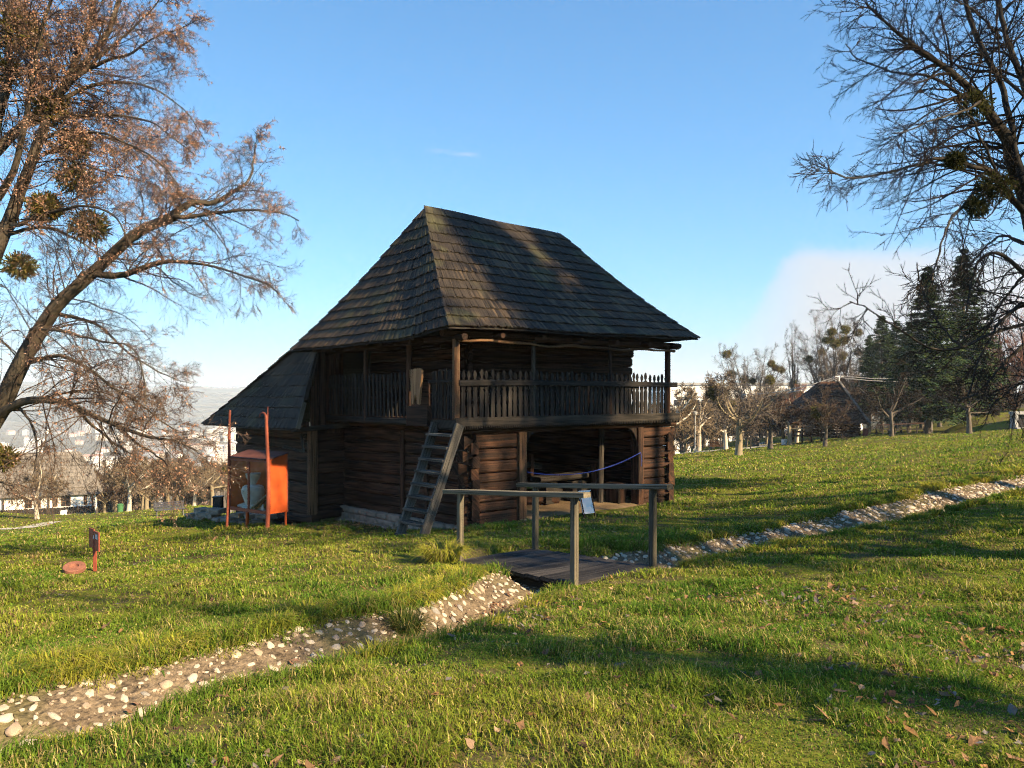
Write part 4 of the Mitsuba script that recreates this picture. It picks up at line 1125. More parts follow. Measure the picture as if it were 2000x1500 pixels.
bench = thing("log_press", "heavy dark timber block with a flat top inside the cart bay", "press")
v, f, uv = log_mesh((3.35, 1.75, -0.62), (4.9, 1.55, -0.58), 0.14, 0.5, 61)
put(bench, "top", (hw(v), f), "mat_log_grey", uv=uv)
a = np.linspace(-math.pi / 2, math.pi / 2, 14)
prof = [(-0.30, 0.26)] + [(0.02 + 0.27 * math.cos(t), 0.27 * math.sin(t)) for t in -a[::-1][::-1]] + [(-0.30, -0.27)]
for du in (0.0, 0.95):
    m = trimesh.creation.extrude_polygon(__import__("shapely").geometry.Polygon(prof).buffer(0), 0.36, engine="earcut")
    v = np.array(m.vertices)
    v = np.stack([3.75 + du + v[:, 0], 1.45 + v[:, 2], -0.97 + v[:, 1]], -1)
    put(bench, "end_block", (hw(v), np.array(m.faces)), "mat_log_grey", uv=piece_uv(v[:, 0], v[:, 2], 62))
blog(bench, "beam", (3.0, 2.1, -0.22), (3.9, 2.2, -0.34), 0.16, 0.2, "mat_log_grey")
bbox(bench, "upright", (3.45, 2.05, -0.55), (3.56, 2.2, 0.02), "mat_log")
pp = thing("prop_post", "slender leaning grey post standing inside the cart bay", "post")
v, f, uv = log_mesh((4.72, 0.75, -1.28), (4.98, 0.95, 0.98), 0.17, 0.15, 64, bev=0.3)
scene[pp] = mikit.ply((hw(v), f), "mat_log_grey", uv=uv)
pp = thing("prop_post", "short thick post at the back right of the cart bay", "post")
v, f, uv = log_mesh((5.35, 1.55, -1.28), (5.33, 1.6, -0.3), 0.16, 0.14, 65, bev=0.3)
scene[pp] = mikit.ply((hw(v), f), "mat_log", uv=uv)
bl = thing("timber_block", "low squared timber block by the right jamb of the cart bay", "block")
bbox(bl, "block", (4.98, 0.35, -1.3), (5.28, 0.8, -0.72), "mat_log")
bl2 = thing("timber_beam", "long dark timber lying on the earth floor of the cart bay", "timber")
v, f, uv = log_mesh((1.9, 2.4, -1.12), (3.9, 1.5, -1.12), 0.28, 0.3, 66)
scene[bl2] = mikit.ply((hw(v), f), "mat_log", uv=uv)

sg = thing("notice_stand", "small white notice board on brown legs standing before the cart bay", "sign")
scene["mat_white_board"] = plain((0.74, 0.75, 0.77))
c = np.array([1.66, 18.05, float(ground_z(np.array([1.66]), np.array([18.05]))[0])])
d = np.array([0.55, -0.83, 0])
s_ = np.array([0.83, 0.55, 0])
mb = MB()
mb.bar(c + d * 0.16 + [0, 0, 0.1], c - d * 0.02 + [0, 0, 0.60], 0.36, 0.012, up=s_ * 0 + d)
mb.put(sg, "board", "mat_white_board", use_uv=False)
for q in (-0.16, 0.16):
    mb = MB()
    mb.bar(c + s_ * q + d * 0.19 + [0, 0, 0.0], c + s_ * q - d * 0.01 + [0, 0, 0.58], 0.03, 0.03)
    mb.put(sg, "leg", "mat_log_warm")
    mb = MB()
    mb.bar(c + s_ * q - d * 0.30 + [0, 0, 0.0], c + s_ * q - d * 0.02 + [0, 0, 0.58], 0.03, 0.03)
    mb.put(sg, "leg", "mat_log_warm")

rk = thing("wooden_rack", "small grey wooden frame hung on the lean-to wall above the red cabinet", "rack")
for p0, p1 in (((-5.95, 20.75, .245), (-5.47, 20.8, .11)), ((-5.56, 20.9, .557), (-5.46, 20.8, .096)), ((-5.73, 21.15, .09), (-5.446, 20.8, .083)), ((-6.06, 20.95, .2), (-5.69, 21.1, .11)), ((-5.60, 21.6, .50), (-5.56, 20.9, .55)), ((-5.72, 21.7, .1), (-5.46, 20.8, .1))):
    mb = MB()
    mb.bar(p0, p1, 0.05, 0.035)
    mb.put(rk, "bar", "mat_ladder")

# ------------------------------------------------------------------ footbridge
gz1 = lambda x, y: float(ground_z(np.array([float(x)]), np.array([float(y)]), True)[0])
br = thing("footbridge", "small dark plank footbridge with two weathered handrails crossing the ditch", "bridge")


def bw(d, w, z):
    """Bridge coordinates: d along the walking line, w across, z above the deck plane."""
    return np.array([BR_C[0] + BR_D[0] * d + BR_W[0] * w, BR_C[1] + BR_D[1] * d + BR_W[1] * w, -0.745 - 0.065 * d + z])


for w in (-0.55, 0.55):
    v, f, uv = log_mesh(bw(-1.25, w, -0.13), bw(1.25, w, -0.13), 0.17, 0.14, 70)
    put(br, "beam", (v, f), "mat_deck", uv=uv)
d = -1.24
k = 0
while d < 1.22:
    w = seeds.uniform(0.24, 0.31)
    z = seeds.uniform(-0.004, 0.006)
    v, f, uv = log_mesh(bw(d + w / 2, -0.74 - seeds.uniform(0, .03), z), bw(d + w / 2, 0.70 + seeds.uniform(0, .03), z), 0.05, w - 0.012, 71 + k, wob=0.004, bev=0.12)
    put(br, "plank", (v, f), "mat_deck", uv=uv)
    d += w
    k += 1
for dd, ww, h, s in ((-1.22, -0.70, 1.06, 80), (-1.20, 0.70, 1.08, 81), (1.22, -0.70, 1.03, 82), (1.22, 0.70, 1.02, 83)):
    b, t = bw(dd, ww, -0.42), bw(dd, ww + 0.01, h - 0.03)
    v, f, uv = log_mesh(b, t, 0.075, 0.09, s, wob=0.005, bev=0.12)
    put(br, "post", (v, f), "mat_rail", uv=uv)
for ww, a, b, s in ((-0.70, -1.45, 1.60, 84), (0.70, -1.50, 1.62, 85)):
    v, f, uv = log_mesh(bw(a, ww, 1.065), bw(b, ww, 1.015), 0.065, 0.115, s, wob=0.006, bev=0.12)
    put(br, "handrail", (v, f), "mat_rail", uv=uv)

# ------------------------------------------------------------------ red display cabinet
cab = thing("display_cabinet", "orange red metal display cabinet with glass front standing on thin legs", "cabinet")
scene["mat_red"] = paint((0.50, 0.085, 0.018), 0.45, 0.3, 5.0, 0.5)
scene["mat_red_dark"] = paint((0.20, 0.042, 0.024), 0.5, 0.4, 7.0, 0.4)
scene["mat_red_rail"] = paint((0.24, 0.06, 0.034), 0.55, 0.4, 9.0, 0.4)
scene["mat_rust"] = paint((0.085, 0.032, 0.022), 0.7, 0.5, 6.0, 0.3)
scene["mat_pane"] = {"type": "thindielectric", "int_ior": 1.28}
K0 = np.array([-5.91, 19.3, 0.0])
KW, KD, KZ = np.array([-0.82, 0.571, 0]), np.array([0.571, 0.82, 0]), np.array([0, 0, 1.0])
kw = lambda w, d, z: K0 + KW * w + KD * d + KZ * z


def kbox(name, w, d, z, mat, mb=None, **k):
    """An axis-aligned box in cabinet coordinates from ranges."""
    m = MB() if mb is None else mb
    lo, hi = np.array([w[0], d[0], z[0]]), np.array([w[1], d[1], z[1]])
    v = (BV + 0.5) * (hi - lo) + lo
    m.add(K0 + v[:, :1] * KW + v[:, 1:2] * KD + v[:, 2:] * KZ, BF3[:, ::-1])
    if mb is None:
        m.put(cab, name, mat, use_uv=False, **k)


CWD, CDP, ZB, ZT = 1.55, 0.56, -1.30, -0.01
kbox("side_panel", (0.0, 0.012), (0.02, CDP), (ZB, ZT), "mat_red", label="brightly sunlit orange side panel")
kbox("side_panel", (CWD - 0.012, CWD), (0.02, CDP), (ZB, ZT), "mat_red")
kbox("back_panel", (0.0, CWD), (CDP - 0.012, CDP), (ZB, ZT), "mat_red")
kbox("floor_panel", (0.0, CWD), (0.0, CDP), (ZB - 0.02, ZB), "mat_red")
mb = MB()
v = np.array([kw(-0.03, -0.05, ZT + 0.0), kw(CWD + 0.03, -0.05, ZT + 0.0), kw(CWD + 0.03, CDP + 0.03, ZT + 0.15), kw(-0.03, CDP + 0.03, ZT + 0.15)])
mb.add(np.vstack([v, v + [0, 0, 0.022]]), np.array([[0, 1, 2, 3], [7, 6, 5, 4], [0, 4, 5, 1], [1, 5, 6, 2], [2, 6, 7, 3], [3, 7, 4, 0]])[:, ::-1])
mb.put(cab, "roof", "mat_rust", use_uv=False)
mb = MB()
for w in (0.0, CWD):
    v = np.array([kw(w, 0.02, ZT), kw(w, CDP, ZT), kw(w, CDP, ZT + 0.145), kw(w + (0.01 if w == 0 else -0.01), 0.02, ZT), kw(w + (0.01 if w == 0 else -0.01), CDP, ZT), kw(w + (0.01 if w == 0 else -0.01), CDP, ZT + 0.145)])
    mb.add(v, np.array([[0, 1, 2], [5, 4, 3]]))
mb.put(cab, "gable", "mat_red", use_uv=False)
mb = MB()
for z0, z1 in ((ZB - 0.03, ZB + 0.05), (ZT - 0.06, ZT)):
    kbox("", (0, CWD), (-0.025, 0.018), (z0, z1), "", mb)
for w in (0.0, CWD - 0.045, 0.02 + CWD / 2 - 0.045):
    kbox("", (w, w + 0.045), (-0.03, 0.013), (ZB + 0.05, ZT - 0.06), "", mb)
for d0 in (0.0, CDP - 0.02):
    kbox("", (-0.012, 0.02), (d0, d0 + 0.03), (ZB - .02, ZT), "", mb)
mb.put(cab, "frame", "mat_red_rail", use_uv=False)
for w0, w1 in ((0.045, CWD / 2 - 0.03), (CWD / 2 + 0.03, CWD - 0.045)):
    p = [kw(w0, -0.006, ZB + 0.05), kw(w1, -0.006, ZB + 0.05), kw(w1, -0.006, ZT - 0.06), kw(w0, -0.006, ZT - 0.06)]
    put(cab, "glass_door", (np.array(p), np.array([[0, 1, 2, 3]])), "mat_pane")
for w, d in ((0.03, CDP - 0.03), (CWD - 0.03, CDP - 0.03), (CWD / 2 + 0.15, 0.05)):
    g = gz1(*kw(w, d, 0)[:2])
    kbox("leg", (w - 0.02, w + 0.02), (d - 0.02, d + 0.02), (g - 0.08, ZB - 0.02), "mat_red")
g0, g1 = gz1(*kw(-0.03, -0.06, 0)[:2]), gz1(*kw(CWD + 0.05, -0.05, 0)[:2])
t = np.linspace(0, 1, 18)
pole = np.stack([kw(-0.02, -0.07, g0 - 0.1) + np.array([0.03 * math.sin(s * 4), 0, s * (1.02 - g0 + 0.1)]) for s in t])
arc = np.stack([pole[-1] + KW * (0.13 - 0.13 * math.cos(a)) + KZ * (0.13 * math.sin(a)) for a in np.linspace(0.25, math.pi * 0.95, 10)])
v, f, uv = tube(np.vstack([pole, arc]), np.r_[np.linspace(0.058, 0.042, 18), np.linspace(0.034, 0.014, 10)], 7)
put(cab, "pole", (v, f), "mat_red_rail", smooth=True, label="tall red corner pole curled over at the top")
v, f, uv = tube([kw(-0.04, -0.07, 0.95), kw(-0.05, -0.07, 1.30)], [0.014, 0.005], 5)
put(cab, "spike", (v, f), "mat_red_rail")
pole = np.stack([kw(CWD + 0.05, -0.05, g1 - 0.1) + np.array([0.10 * s + 0.02 * math.sin(s * 5), 0, s * (1.20 - g1 + 0.1)]) for s in t])
v, f, uv = tube(pole, np.linspace(0.05, 0.03, 18), 7)
put(cab, "pole", (v, f), "mat_red_rail", smooth=True, label="tall straight red corner pole")


def lathe(prof, c, n=20, tilt=(0, 0)):
    prof = np.asarray(prof, float)
    a = np.arange(n) * 2 * np.pi / n
    v = np.stack([prof[:, None, 0] * np.cos(a), prof[:, None, 0] * np.sin(a), np.repeat(prof[:, 1:], n, 1)], -1)
    i, j = np.meshgrid(np.arange(len(prof) - 1), np.arange(n), indexing="ij")
    f = np.stack([i * n + j, i * n + (j + 1) % n, (i + 1) * n + (j + 1) % n, (i + 1) * n + j], -1).reshape(-1, 4)
    v = v.reshape(-1, 3)
    ca, sa, cb, sb = math.cos(tilt[0]), math.sin(tilt[0]), math.cos(tilt[1]), math.sin(tilt[1])
    v = v @ np.array([[1, 0, 0], [0, ca, -sa], [0, sa, ca]]).T @ np.array([[cb, 0, sb], [0, 1, 0], [-sb, 0, cb]]).T
    return v + np.asarray(c), f


scene["mat_enamel"] = (paint((0.45, 0.52, 0.50), 0.5, 0.3, 8.0))
scene["mat_moss_wood"] = wood((0.12, 0.12, 0.09), (0.30, 0.29, 0.22))
it = thing("milk_separator", "pale grey drum shaped dairy machine inside the red cabinet", "machine")
c = kw(0.98, 0.28, ZB)
put(it, "drum", lathe([(0.0, 0.16), (0.20, 0.16), (0.28, 0.40), (0.29, 0.50), (0.27, 0.51), (0.265, 0.56), (0.20, 0.60), (0, 0.61)], c), "mat_enamel", smooth=40)
put(it, "hopper", lathe([(0.07, 0.58), (0.09, 0.66), (0.18, 0.82), (0.19, 0.90), (0.175, 0.90), (0.06, 0.68)], c), "mat_enamel", smooth=40)
put(it, "base", lathe([(0.0, 0.0), (0.30, 0.0), (0.28, 0.05), (0.17, 0.10), (0.15, 0.17), (0, 0.18)], c), "mat_enamel", smooth=40)
it = thing("old_shoe", "pair of pale worn wooden clogs lying low at the left inside the red cabinet", "shoe")
for q in (1.28, 1.15):
    v = np.array(trimesh.creation.icosphere(2).vertices) * [0.16, 0.075, 0.06]
    v[:, 2] *= np.where(v[:, 0] > 0, 0.9, 1.15)
    put(it, "clog", (kw(q, 0.22, ZB + 0.07) + v[:, :1] * (KW * 0.4 - KD * 0.9) + v[:, 1:2] * KW + v[:, 2:] * KZ, trimesh.creation.icosphere(2).faces), "mat_enamel", smooth=True)
for k, (a, b, w, lab, m) in enumerate((((0.78, 0.10, 0.06), (0.16, 0.30, 0.56), 0.10, "rough grey plank leaning across the inside of the red cabinet", "mat_moss_wood"),
                                       ((0.60, 0.35, 0.05), (0.20, 0.42, 0.75), 0.13, "broad mossy board leaning behind the plank in the red cabinet", "mat_moss_wood"),
                                       ((0.72, 0.16, 0.03), (0.12, 0.12, 0.42), 0.07, "reddish pole lying slantwise low in the red cabinet", "mat_log_warm"))):
    t_ = thing("wooden_plank", lab, "plank")
    v, f, uv = log_mesh(kw(a[0], a[1], ZB + a[2]), kw(b[0], b[1], ZB + b[2]), 0.05, w, 90 + k)
    scene[t_] = mikit.ply((v, f), m, uv=uv)
t_ = thing("small_cone", "small pale pointed object standing on the floor of the red cabinet", "weight")
scene[t_] = mikit.ply(lathe([(0.0, 0.0), (0.07, 0.0), (0.075, 0.02), (0.035, 0.10), (0.018, 0.17), (0.0, 0.19)], kw(0.33, 0.08, ZB + 0.004)), "mat_enamel", smooth=40)

# stones and clutter at the back left of the lean-to
srng = random.Random(4)
for i in range(34):
    a = srng.random()
    x, y = -6.6 - 2.9 * a + srng.uniform(-.1, .1), 21.3 + 2.4 * a + srng.uniform(-.15, .15)
    g = gz1(x, y)
    lay = srng.choice((0, 0, 1, 2))
    v = np.array(cube3.vertices)
    v = v * (0.75 + 0.25 * (0.5 / np.abs(v).max(1, keepdims=True))) + (meshkit.fbm(v * 2 + i, 3, i)[:, None] - 0.5) * 0.3 * v
    an = srng.uniform(0, 3)
    R = np.array([[math.cos(an), -math.sin(an), 0], [math.sin(an), math.cos(an), 0], [0, 0, 1]])
    v = (v * [srng.uniform(.3, .5), srng.uniform(.24, .36), srng.uniform(.09, .15)]) @ R.T + [x, y, g + 0.05 + 0.115 * lay]
    put(fnd, "stone", (v, np.array(cube3.faces)), "mat_stone", smooth=50)
dk = thing("dark_box", "small dark box on the stones at the far left corner of the barn", "box")
scene["mat_black"] = paint((0.02, 0.024, 0.026), 0.5)
mb = MB()
x, y = -8.85, 23.9
g = gz1(x, y) + 0.3
mb.box((x, y, g + 0.17), (0.24, 0.24, 0.34)).box((x, y, g + 0.36), (0.28, 0.28, 0.035))
mb.put(dk, "body", "mat_black", use_uv=False)

# ------------------------------------------------------------------ small red sign and concrete ring
sn = thing("info_sign", "small red two-panel sign on a red post in the grass", "sign")
x, y = -6.81, 12.96
g = gz1(x, y)
mb = MB()
mb.box((x, y, g + 0.22), (0.05, 0.03, 0.62))
mb.put(sn, "post", "mat_red_rail", use_uv=False)
e = np.array([0.69, -0.724, 0])
nn = np.array([-e[1], e[0], 0.0])
for a, b, dz in ((-0.30, -0.035, 0.0), (-0.02, 0.22, -0.02)):
    mb = MB()
    mb.bar(np.array([x, y, g + 0.52 + dz]) + e * a, np.array([x, y, g + 0.52 + dz]) + e * b, 0.02, 0.31)
    mb.put(sn, "panel", "mat_red_dark", use_uv=False)
scene["mat_label"] = plain((0.6, 0.6, 0.62))
mb = MB()
mb.bar(np.array([x, y, g + 0.575]) + e * 0.06 - nn * 0.013, np.array([x, y, g + 0.575]) + e * 0.17 - nn * 0.013, 0.004, 0.075)
mb.put(sn, "label", "mat_label", use_uv=False)
mb = MB()
mb.bar(np.array([x, y, g + 0.50]) + e * (-0.05) - nn * 0.013, np.array([x, y, g + 0.50]) + e * (-0.015) - nn * 0.013, 0.006, 0.16)
mb.put(sn, "label", "mat_label", use_uv=False)
rg = thing("concrete_disc", "tilted round concrete cover painted dull red lying in the grass beside the small sign", "cover")
scene["mat_disc"] = (paint((0.20, 0.085, 0.058), 0.85, 0.45, 14.0))
x, y = -7.03, 12.75
put(rg, "cover", lathe([(0, 0.0), (0.15, 0.0), (0.165, 0.02), (0.165, 0.075), (0.155, 0.085), (0.07, 0.085), (0.06, 0.05), (0, 0.045)], (x, y, gz1(x, y) + 0.035), 26, (0.30, 0.12)), "mat_disc", smooth=35)

# ------------------------------------------------------------------ buildings and furniture further off
wc = thing("white_cottage", "low white cottage under a tall grey shingle roof below the meadow", "cottage")
scene["mat_limewash"] = paint((0.82, 0.82, 0.80), 0.9, 0.06, 2.0, 0.1)
scene["mat_window_dark"] = both({"type": "principled", "base_color": {"type": "rgb", "value": [0.03, 0.03, 0.035]}, "roughness": 0.15, "specular": 0.5})
Q0, QA, QD = np.array([-44.2, 84.0, 0]), np.array([-0.907, -0.42, 0]), np.array([-0.42, 0.907, 0])
gq0 = -11.15
ze, zr = -8.95, -4.6
qw = lambda a, d, z: Q0 + QA * a + QD * d + np.array([0, 0, z])


def qbox(parent, name, a, d, z, mat, pw=qw, uv=True):
    v = np.array([pw(x, y, w) for x in a for y in d for w in z])
    return put(parent, name, (v, BF3[:, ::-1]), mat, uv=piece_uv(v[:, 2] * 2, v[:, 0], None) if uv else None)


qbox(wc, "base", (-0.1, 20.1), (-0.15, 6), (gq0 - 2.0, gq0 + 0.25), "mat_stone")
qbox(wc, "wall", (0, 16.5), (0.05, 6), (gq0 + 0.2, ze + 0.1), "mat_limewash")
qbox(wc, "porch_wall", (16.5, 20), (0.9, 6), (gq0 + 0.2, ze + 0.1), "mat_log_grey")
mb = MB()
a = -0.05
while a < 20:
    mb.add(np.array([qw(x, y, w) for x in (a, a + 0.19) for y in (-0.12, -0.07) for w in (gq0 + 0.22, gq0 + 0.98 + seeds.uniform(-.03, .03))]), BF3[:, ::-1], piece_uv(np.tile([0, .8], 4), np.repeat([0, .1], 4), None))
    a += 0.225
mb.put(wc, "porch_boards", "mat_log_grey", label="grey vertical boarding of the porch front")
for a in (0.1, 4.1, 8.1, 12.1, 16.3, 19.8):
    qbox(wc, "porch_post", (a, a + 0.16), (-0.2, -0.13), (gq0 + 0.2, ze + 0.05), "mat_log_grey")
for a0, a1 in ((0.7, 1.0), (2.2, 3.1), (3.4, 3.85), (4.9, 5.45), (5.7, 6.35), (8.6, 9.4)):
    f_ = qbox(wc, "window", (a0, a1), (0.0, 0.07), (gq0 + 1.05, ze - 0.1), "mat_tan_wood")
    n2 = 2
    for i in range(n2):
        for j in range(2):
            wa, wz = (a1 - a0 - 0.12) / n2, (ze - 0.1 - gq0 - 1.05 - 0.12) / 2
            x0, z0 = a0 + 0.04 + i * (wa + 0.04), gq0 + 1.09 + j * (wz + 0.04)
            qbox(f_, "pane", (x0, x0 + wa), (-0.012, 0.01), (z0, z0 + wz), "mat_window_dark", uv=False)
scene["mat_thatch"] = wood((0.10, 0.09, 0.08), (0.25, 0.225, 0.20), 14, 0.9, 0.3)
rf = wc + "__roof"
E_ = [qw(-0.6, -0.35, ze), qw(21, -0.35, ze), qw(21, 7.2, ze), qw(-0.6, 7.2, ze)]
R_ = [qw(1.6, 3.2, zr), qw(18.5, 3.2, zr)]


def course_slope(parent, e0, e1, t1, t0, n, mat, lift=0.06, name="course"):
    """Roof courses far off: n overlapping strips from eave e0-e1 up to t0-t1."""
    e0, e1, t0, t1 = map(np.asarray, (e0, e1, t0, t1))
    nr = np.cross(e1 - e0, t0 - e0)
    nr = nr / np.linalg.norm(nr) * (1 if nr[2] > 0 else -1)
    for k in range(n):
        a, b = k / n, min(1.0, (k + 1.25) / n)
        p = [e0 + (t0 - e0) * a, e1 + (t1 - e1) * a, e1 + (t1 - e1) * b, e0 + (t0 - e0) * b]
        V, F_, U = [], [], []
        m = 24
        for j in range(m):
            s = j / (m - 1)
            lo, hi = p[0] * (1 - s) + p[1] * s, p[3] * (1 - s) + p[2] * s
            jj_ = seeds.uniform(-0.03, 0.03)
            V += [lo + nr * (lift + jj_), hi + nr * 0.005, lo + nr * (jj_ - 0.01)]
            L = s * np.linalg.norm(p[1] - p[0])
            U += [[0, L % 8 - 4], [np.linalg.norm(hi - lo), L % 8 - 4], [0, L % 8 - 4]]
        for j in range(m - 1):
            F_ += [[j * 3, j * 3 + 3, j * 3 + 4, j * 3 + 1], [j * 3 + 2, j * 3 + 5, j * 3 + 3, j * 3]]
        U = np.array(U, float)
        U[:, 1] += seeds.randrange(140) * 10 + 5
        put(parent, name, (np.array(V), np.array(F_)), mat, uv=U)


scene["mat_thatch2"] = scene["mat_thatch"]
scene["mat_far2"] = scene["mat_far_wood"]
for a, b, c_, d_ in ((E_[0], E_[1], R_[1], R_[0]), (E_[3], E_[0], R_[0], R_[0]), (E_[2], E_[3], R_[0], R_[1]), (E_[1], E_[2], R_[1], R_[1])):
    course_slope(rf, a, b, c_, d_, 12, "mat_thatch2")

hc = thing("log_cabin", "dark log cabin with a very steep roof under the spruces", "cabin")
hx, hy = 35.6, 90.0
hg = gz1(38, 90)
hb = lambda a, d, z: np.array([hx - 1.6 + a, hy - 0.10 * a + d, hg + z])
for k in range(6):
    z = 0.1 + k * 0.30
    for p0, p1 in ((hb(1.3, 0, z + .15), hb(5.2, 0, z + .15)), (hb(5.2, 0, z + .15), hb(5.5, 5.5, z + .15)), (hb(1.3, 0, z + .15), hb(1.3, 5.5, z + .15))):
        v, f, uv = log_mesh(p0, p1, 0.29, 0.25, 100 + k)
        put(hc + "__wall", "log", (v, f), "mat_log", uv=uv)
E_ = [hb(-2.6, -1.2, 1.75), hb(5.75, -1.2, 1.75), hb(6.1, 7, 1.75), hb(-2.6, 7, 1.75)]
R_ = [hb(1.9, 2.8, 6.5), hb(4.0, 2.8, 6.5)]
for a, b, c_, d_ in ((E_[0], E_[1], R_[1], R_[0]), (E_[3], E_[0], R_[0], R_[0]), (E_[2], E_[3], R_[0], R_[1]), (E_[1], E_[2], R_[1], R_[1])):
    course_slope(hc + "__roof", a, b, c_, d_, 11, "mat_log")
mb = MB()
mb.bar(E_[1] + [0.05, -0.05, 0.05], R_[1] + [0.05, -0.05, 0.12], 0.34, 0.07)
mb.put(hc + "__roof", "hip_board", "mat_thatch", label="pale grey board along the right hip")
for a in (-2.3, -1.3, -0.3, 0.8):
    mb = MB()
    mb.bar(hb(a, -0.7, -0.4), hb(a, -0.7, 1.8), 0.16, 0.16, up=(0, 1, 0))
    mb.put(hc, "porch_post", "mat_log")
for z in (0.35, 0.8):
    mb = MB()
    mb.bar(hb(-2.3, -0.75, z), hb(-0.3, -0.75, z), 0.05, 0.2)
    mb.put(hc, "rail", "mat_log")
rb = thing("red_board", "small red board standing against the right end of the steep cabin", "board")
mb = MB()
mb.bar(hb(5.55, -0.5, -0.05), hb(5.7, -0.4, 1.2), 0.55, 0.06, up=(0.3, 1, 0))
mb.put(rb, "board", "mat_red_dark", use_uv=False)
pa = thing("white_pail", "small white bucket on the grass left of the steep cabin", "bucket")
px_, py_ = 31.2, 91.0
scene[pa] = mikit.ply(lathe([(0, 0), (0.28, 0), (0.36, 0.62), (0.33, 0.62), (0.25, 0.05), (0, 0.05)], (px_, py_, gz1(px_, py_))), "mat_limewash", smooth=40)
ms = thing("wire_mast", "short white mast carrying wires above the steep cabin ridge", "mast")
mb = MB()
top = hb(4.1, 2.8, 7.2)
mb.tube([hb(4.1, 2.8, 6.2), top], 0.07, 6)
mb.bar(top - [0.5, 0, 0.1], top + [0.5, 0, -0.1], 0.08, 0.08)
mb.put(ms, "mast", "mat_limewash", use_uv=False)
scene["mat_wire"] = paint((0.45, 0.43, 0.40), 0.5, 0.1)
for dz, lab in ((0.0, "upper pale cable strung over the steep cabin ridge"), (-0.22, "lower pale cable strung over the steep cabin ridge")):
    w_ = thing("overhead_cable", lab, "cable")
    L0, L1 = np.array([27.5, 95.0, 1.5 + dz]), np.array([46.5, 88.0, 3.4 + dz * 0.5])
    pts = [L0 * (1 - t) + top * t + [0, 0, -0.5 * 4 * t * (1 - t) + dz] for t in np.linspace(0, 1, 10)] + [top * (1 - t) + L1 * t + [0, 0, -0.25 * 4 * t * (1 - t) + dz] for t in np.linspace(0.1, 1, 9)]
    v, f, uv = tube(pts, 0.045, 5)
    scene[w_] = mikit.ply((v, f), "mat_wire", smooth=True)
for x, y, z, lab in ((27.5, 95.0, 1.6, "thin grey wire pole among the bare trees left of the steep cabin"), (46.5, 88.0, 3.5, "thin grey wire pole among the spruces right of the steep cabin")):
    w_ = thing("wire_pole", lab, "pole")
    mb = MB()
    mb.tube([(x, y, gz1(x, y) - 0.3), (x, y, z + 0.3)], [0.12, 0.08], 7)
    mb.bar((x - .5, y, z), (x + .5, y, z), 0.1, 0.1)
    mb.put(w_, "pole", "mat_far_wood", use_uv=False)
fd = thing("low_shed", "long low open shed with a reddish roof right of the steep cabin", "shed")
sw = lambda a, d, z: np.array([43.2 + a, 92.5 - 0.1 * a + d, gz1(45, 92) + z])
for a in (0, 1.4, 2.8, 4.6):
    for d in (0, 1.6):
        mb = MB()
        mb.bar(sw(a, d, -0.4), sw(a, d, 0.95), 0.14, 0.14, up=(0, 1, 0))
        mb.put(fd, "post", "mat_log_grey")
mb = MB()
mb.bar(sw(-0.4, 0.2, 1.05), sw(5.1, 0.2, 1.35), 1.3, 0.09)
mb.put(fd, "roof", "mat_log_warm")
mb = MB()
mb.bar(sw(-0.3, 0.0, 0.55), sw(4.9, 0.0, 0.62), 0.05, 0.16)
mb.put(fd, "rail", "mat_log_grey")
cp = thing("concrete_portal", "grey concrete cellar entrance with a dark recess set into the grass bank", "portal")
scene["mat_concrete"] = paint((0.30, 0.31, 0.32), 0.9, 0.15, 1.2)
px_, py_ = 48.8, 77.0
g = gz1(px_ + 1, py_)
for name, lo, hi, m in (("jamb", (0, 0, -.3), (0.32, 0.8, 1.35), "mat_concrete"), ("jamb", (2.3, 0, -.3), (2.62, 0.8, 1.35), "mat_concrete"), ("lintel", (-0.1, -0.05, 1.35), (2.72, 0.85, 1.62), "mat_concrete"), ("door", (0.32, 0.45, -.3), (2.3, 0.55, 1.35), "mat_window_dark"), ("step", (-0.1, -0.5, -.3), (2.7, 0, 0.08), "mat_concrete")):
    lo, hi = np.array(lo) + [px_, py_, g], np.array(hi) + [px_, py_, g]
    mb = MB()
    mb.box((lo + hi) / 2, hi - lo)
    mb.put(cp, name, m, use_uv=False)
a_, b_ = np.meshgrid(np.linspace(0, 2 * np.pi, 40), np.linspace(0, 1, 12), indexing="ij")
mx, my = px_ + 1.6 + 6.2 * b_ * np.cos(a_), py_ + 4.6 + 4.2 * b_ * np.sin(a_)
mz = ground_z(mx, my) - 0.15 + 1.95 * np.cos(b_ * np.pi / 2) ** 0.9 + 0.12 * (meshkit.fbm(np.stack([mx, my, mx * 0], -1), 3, 2) - .5)
i_, j_ = np.meshgrid(np.arange(39), np.arange(11), indexing="ij")
o_ = i_ * 12 + j_
put(None, "grass_mound", (np.stack([mx, my, mz], -1).reshape(-1, 3), np.stack([o_, o_ + 1, o_ + 13, o_ + 12], -1).reshape(-1, 4)), "mat_ground", smooth=True)
tag("grass_mound", "low grassy mound heaped over the concrete cellar entrance", kind="structure")


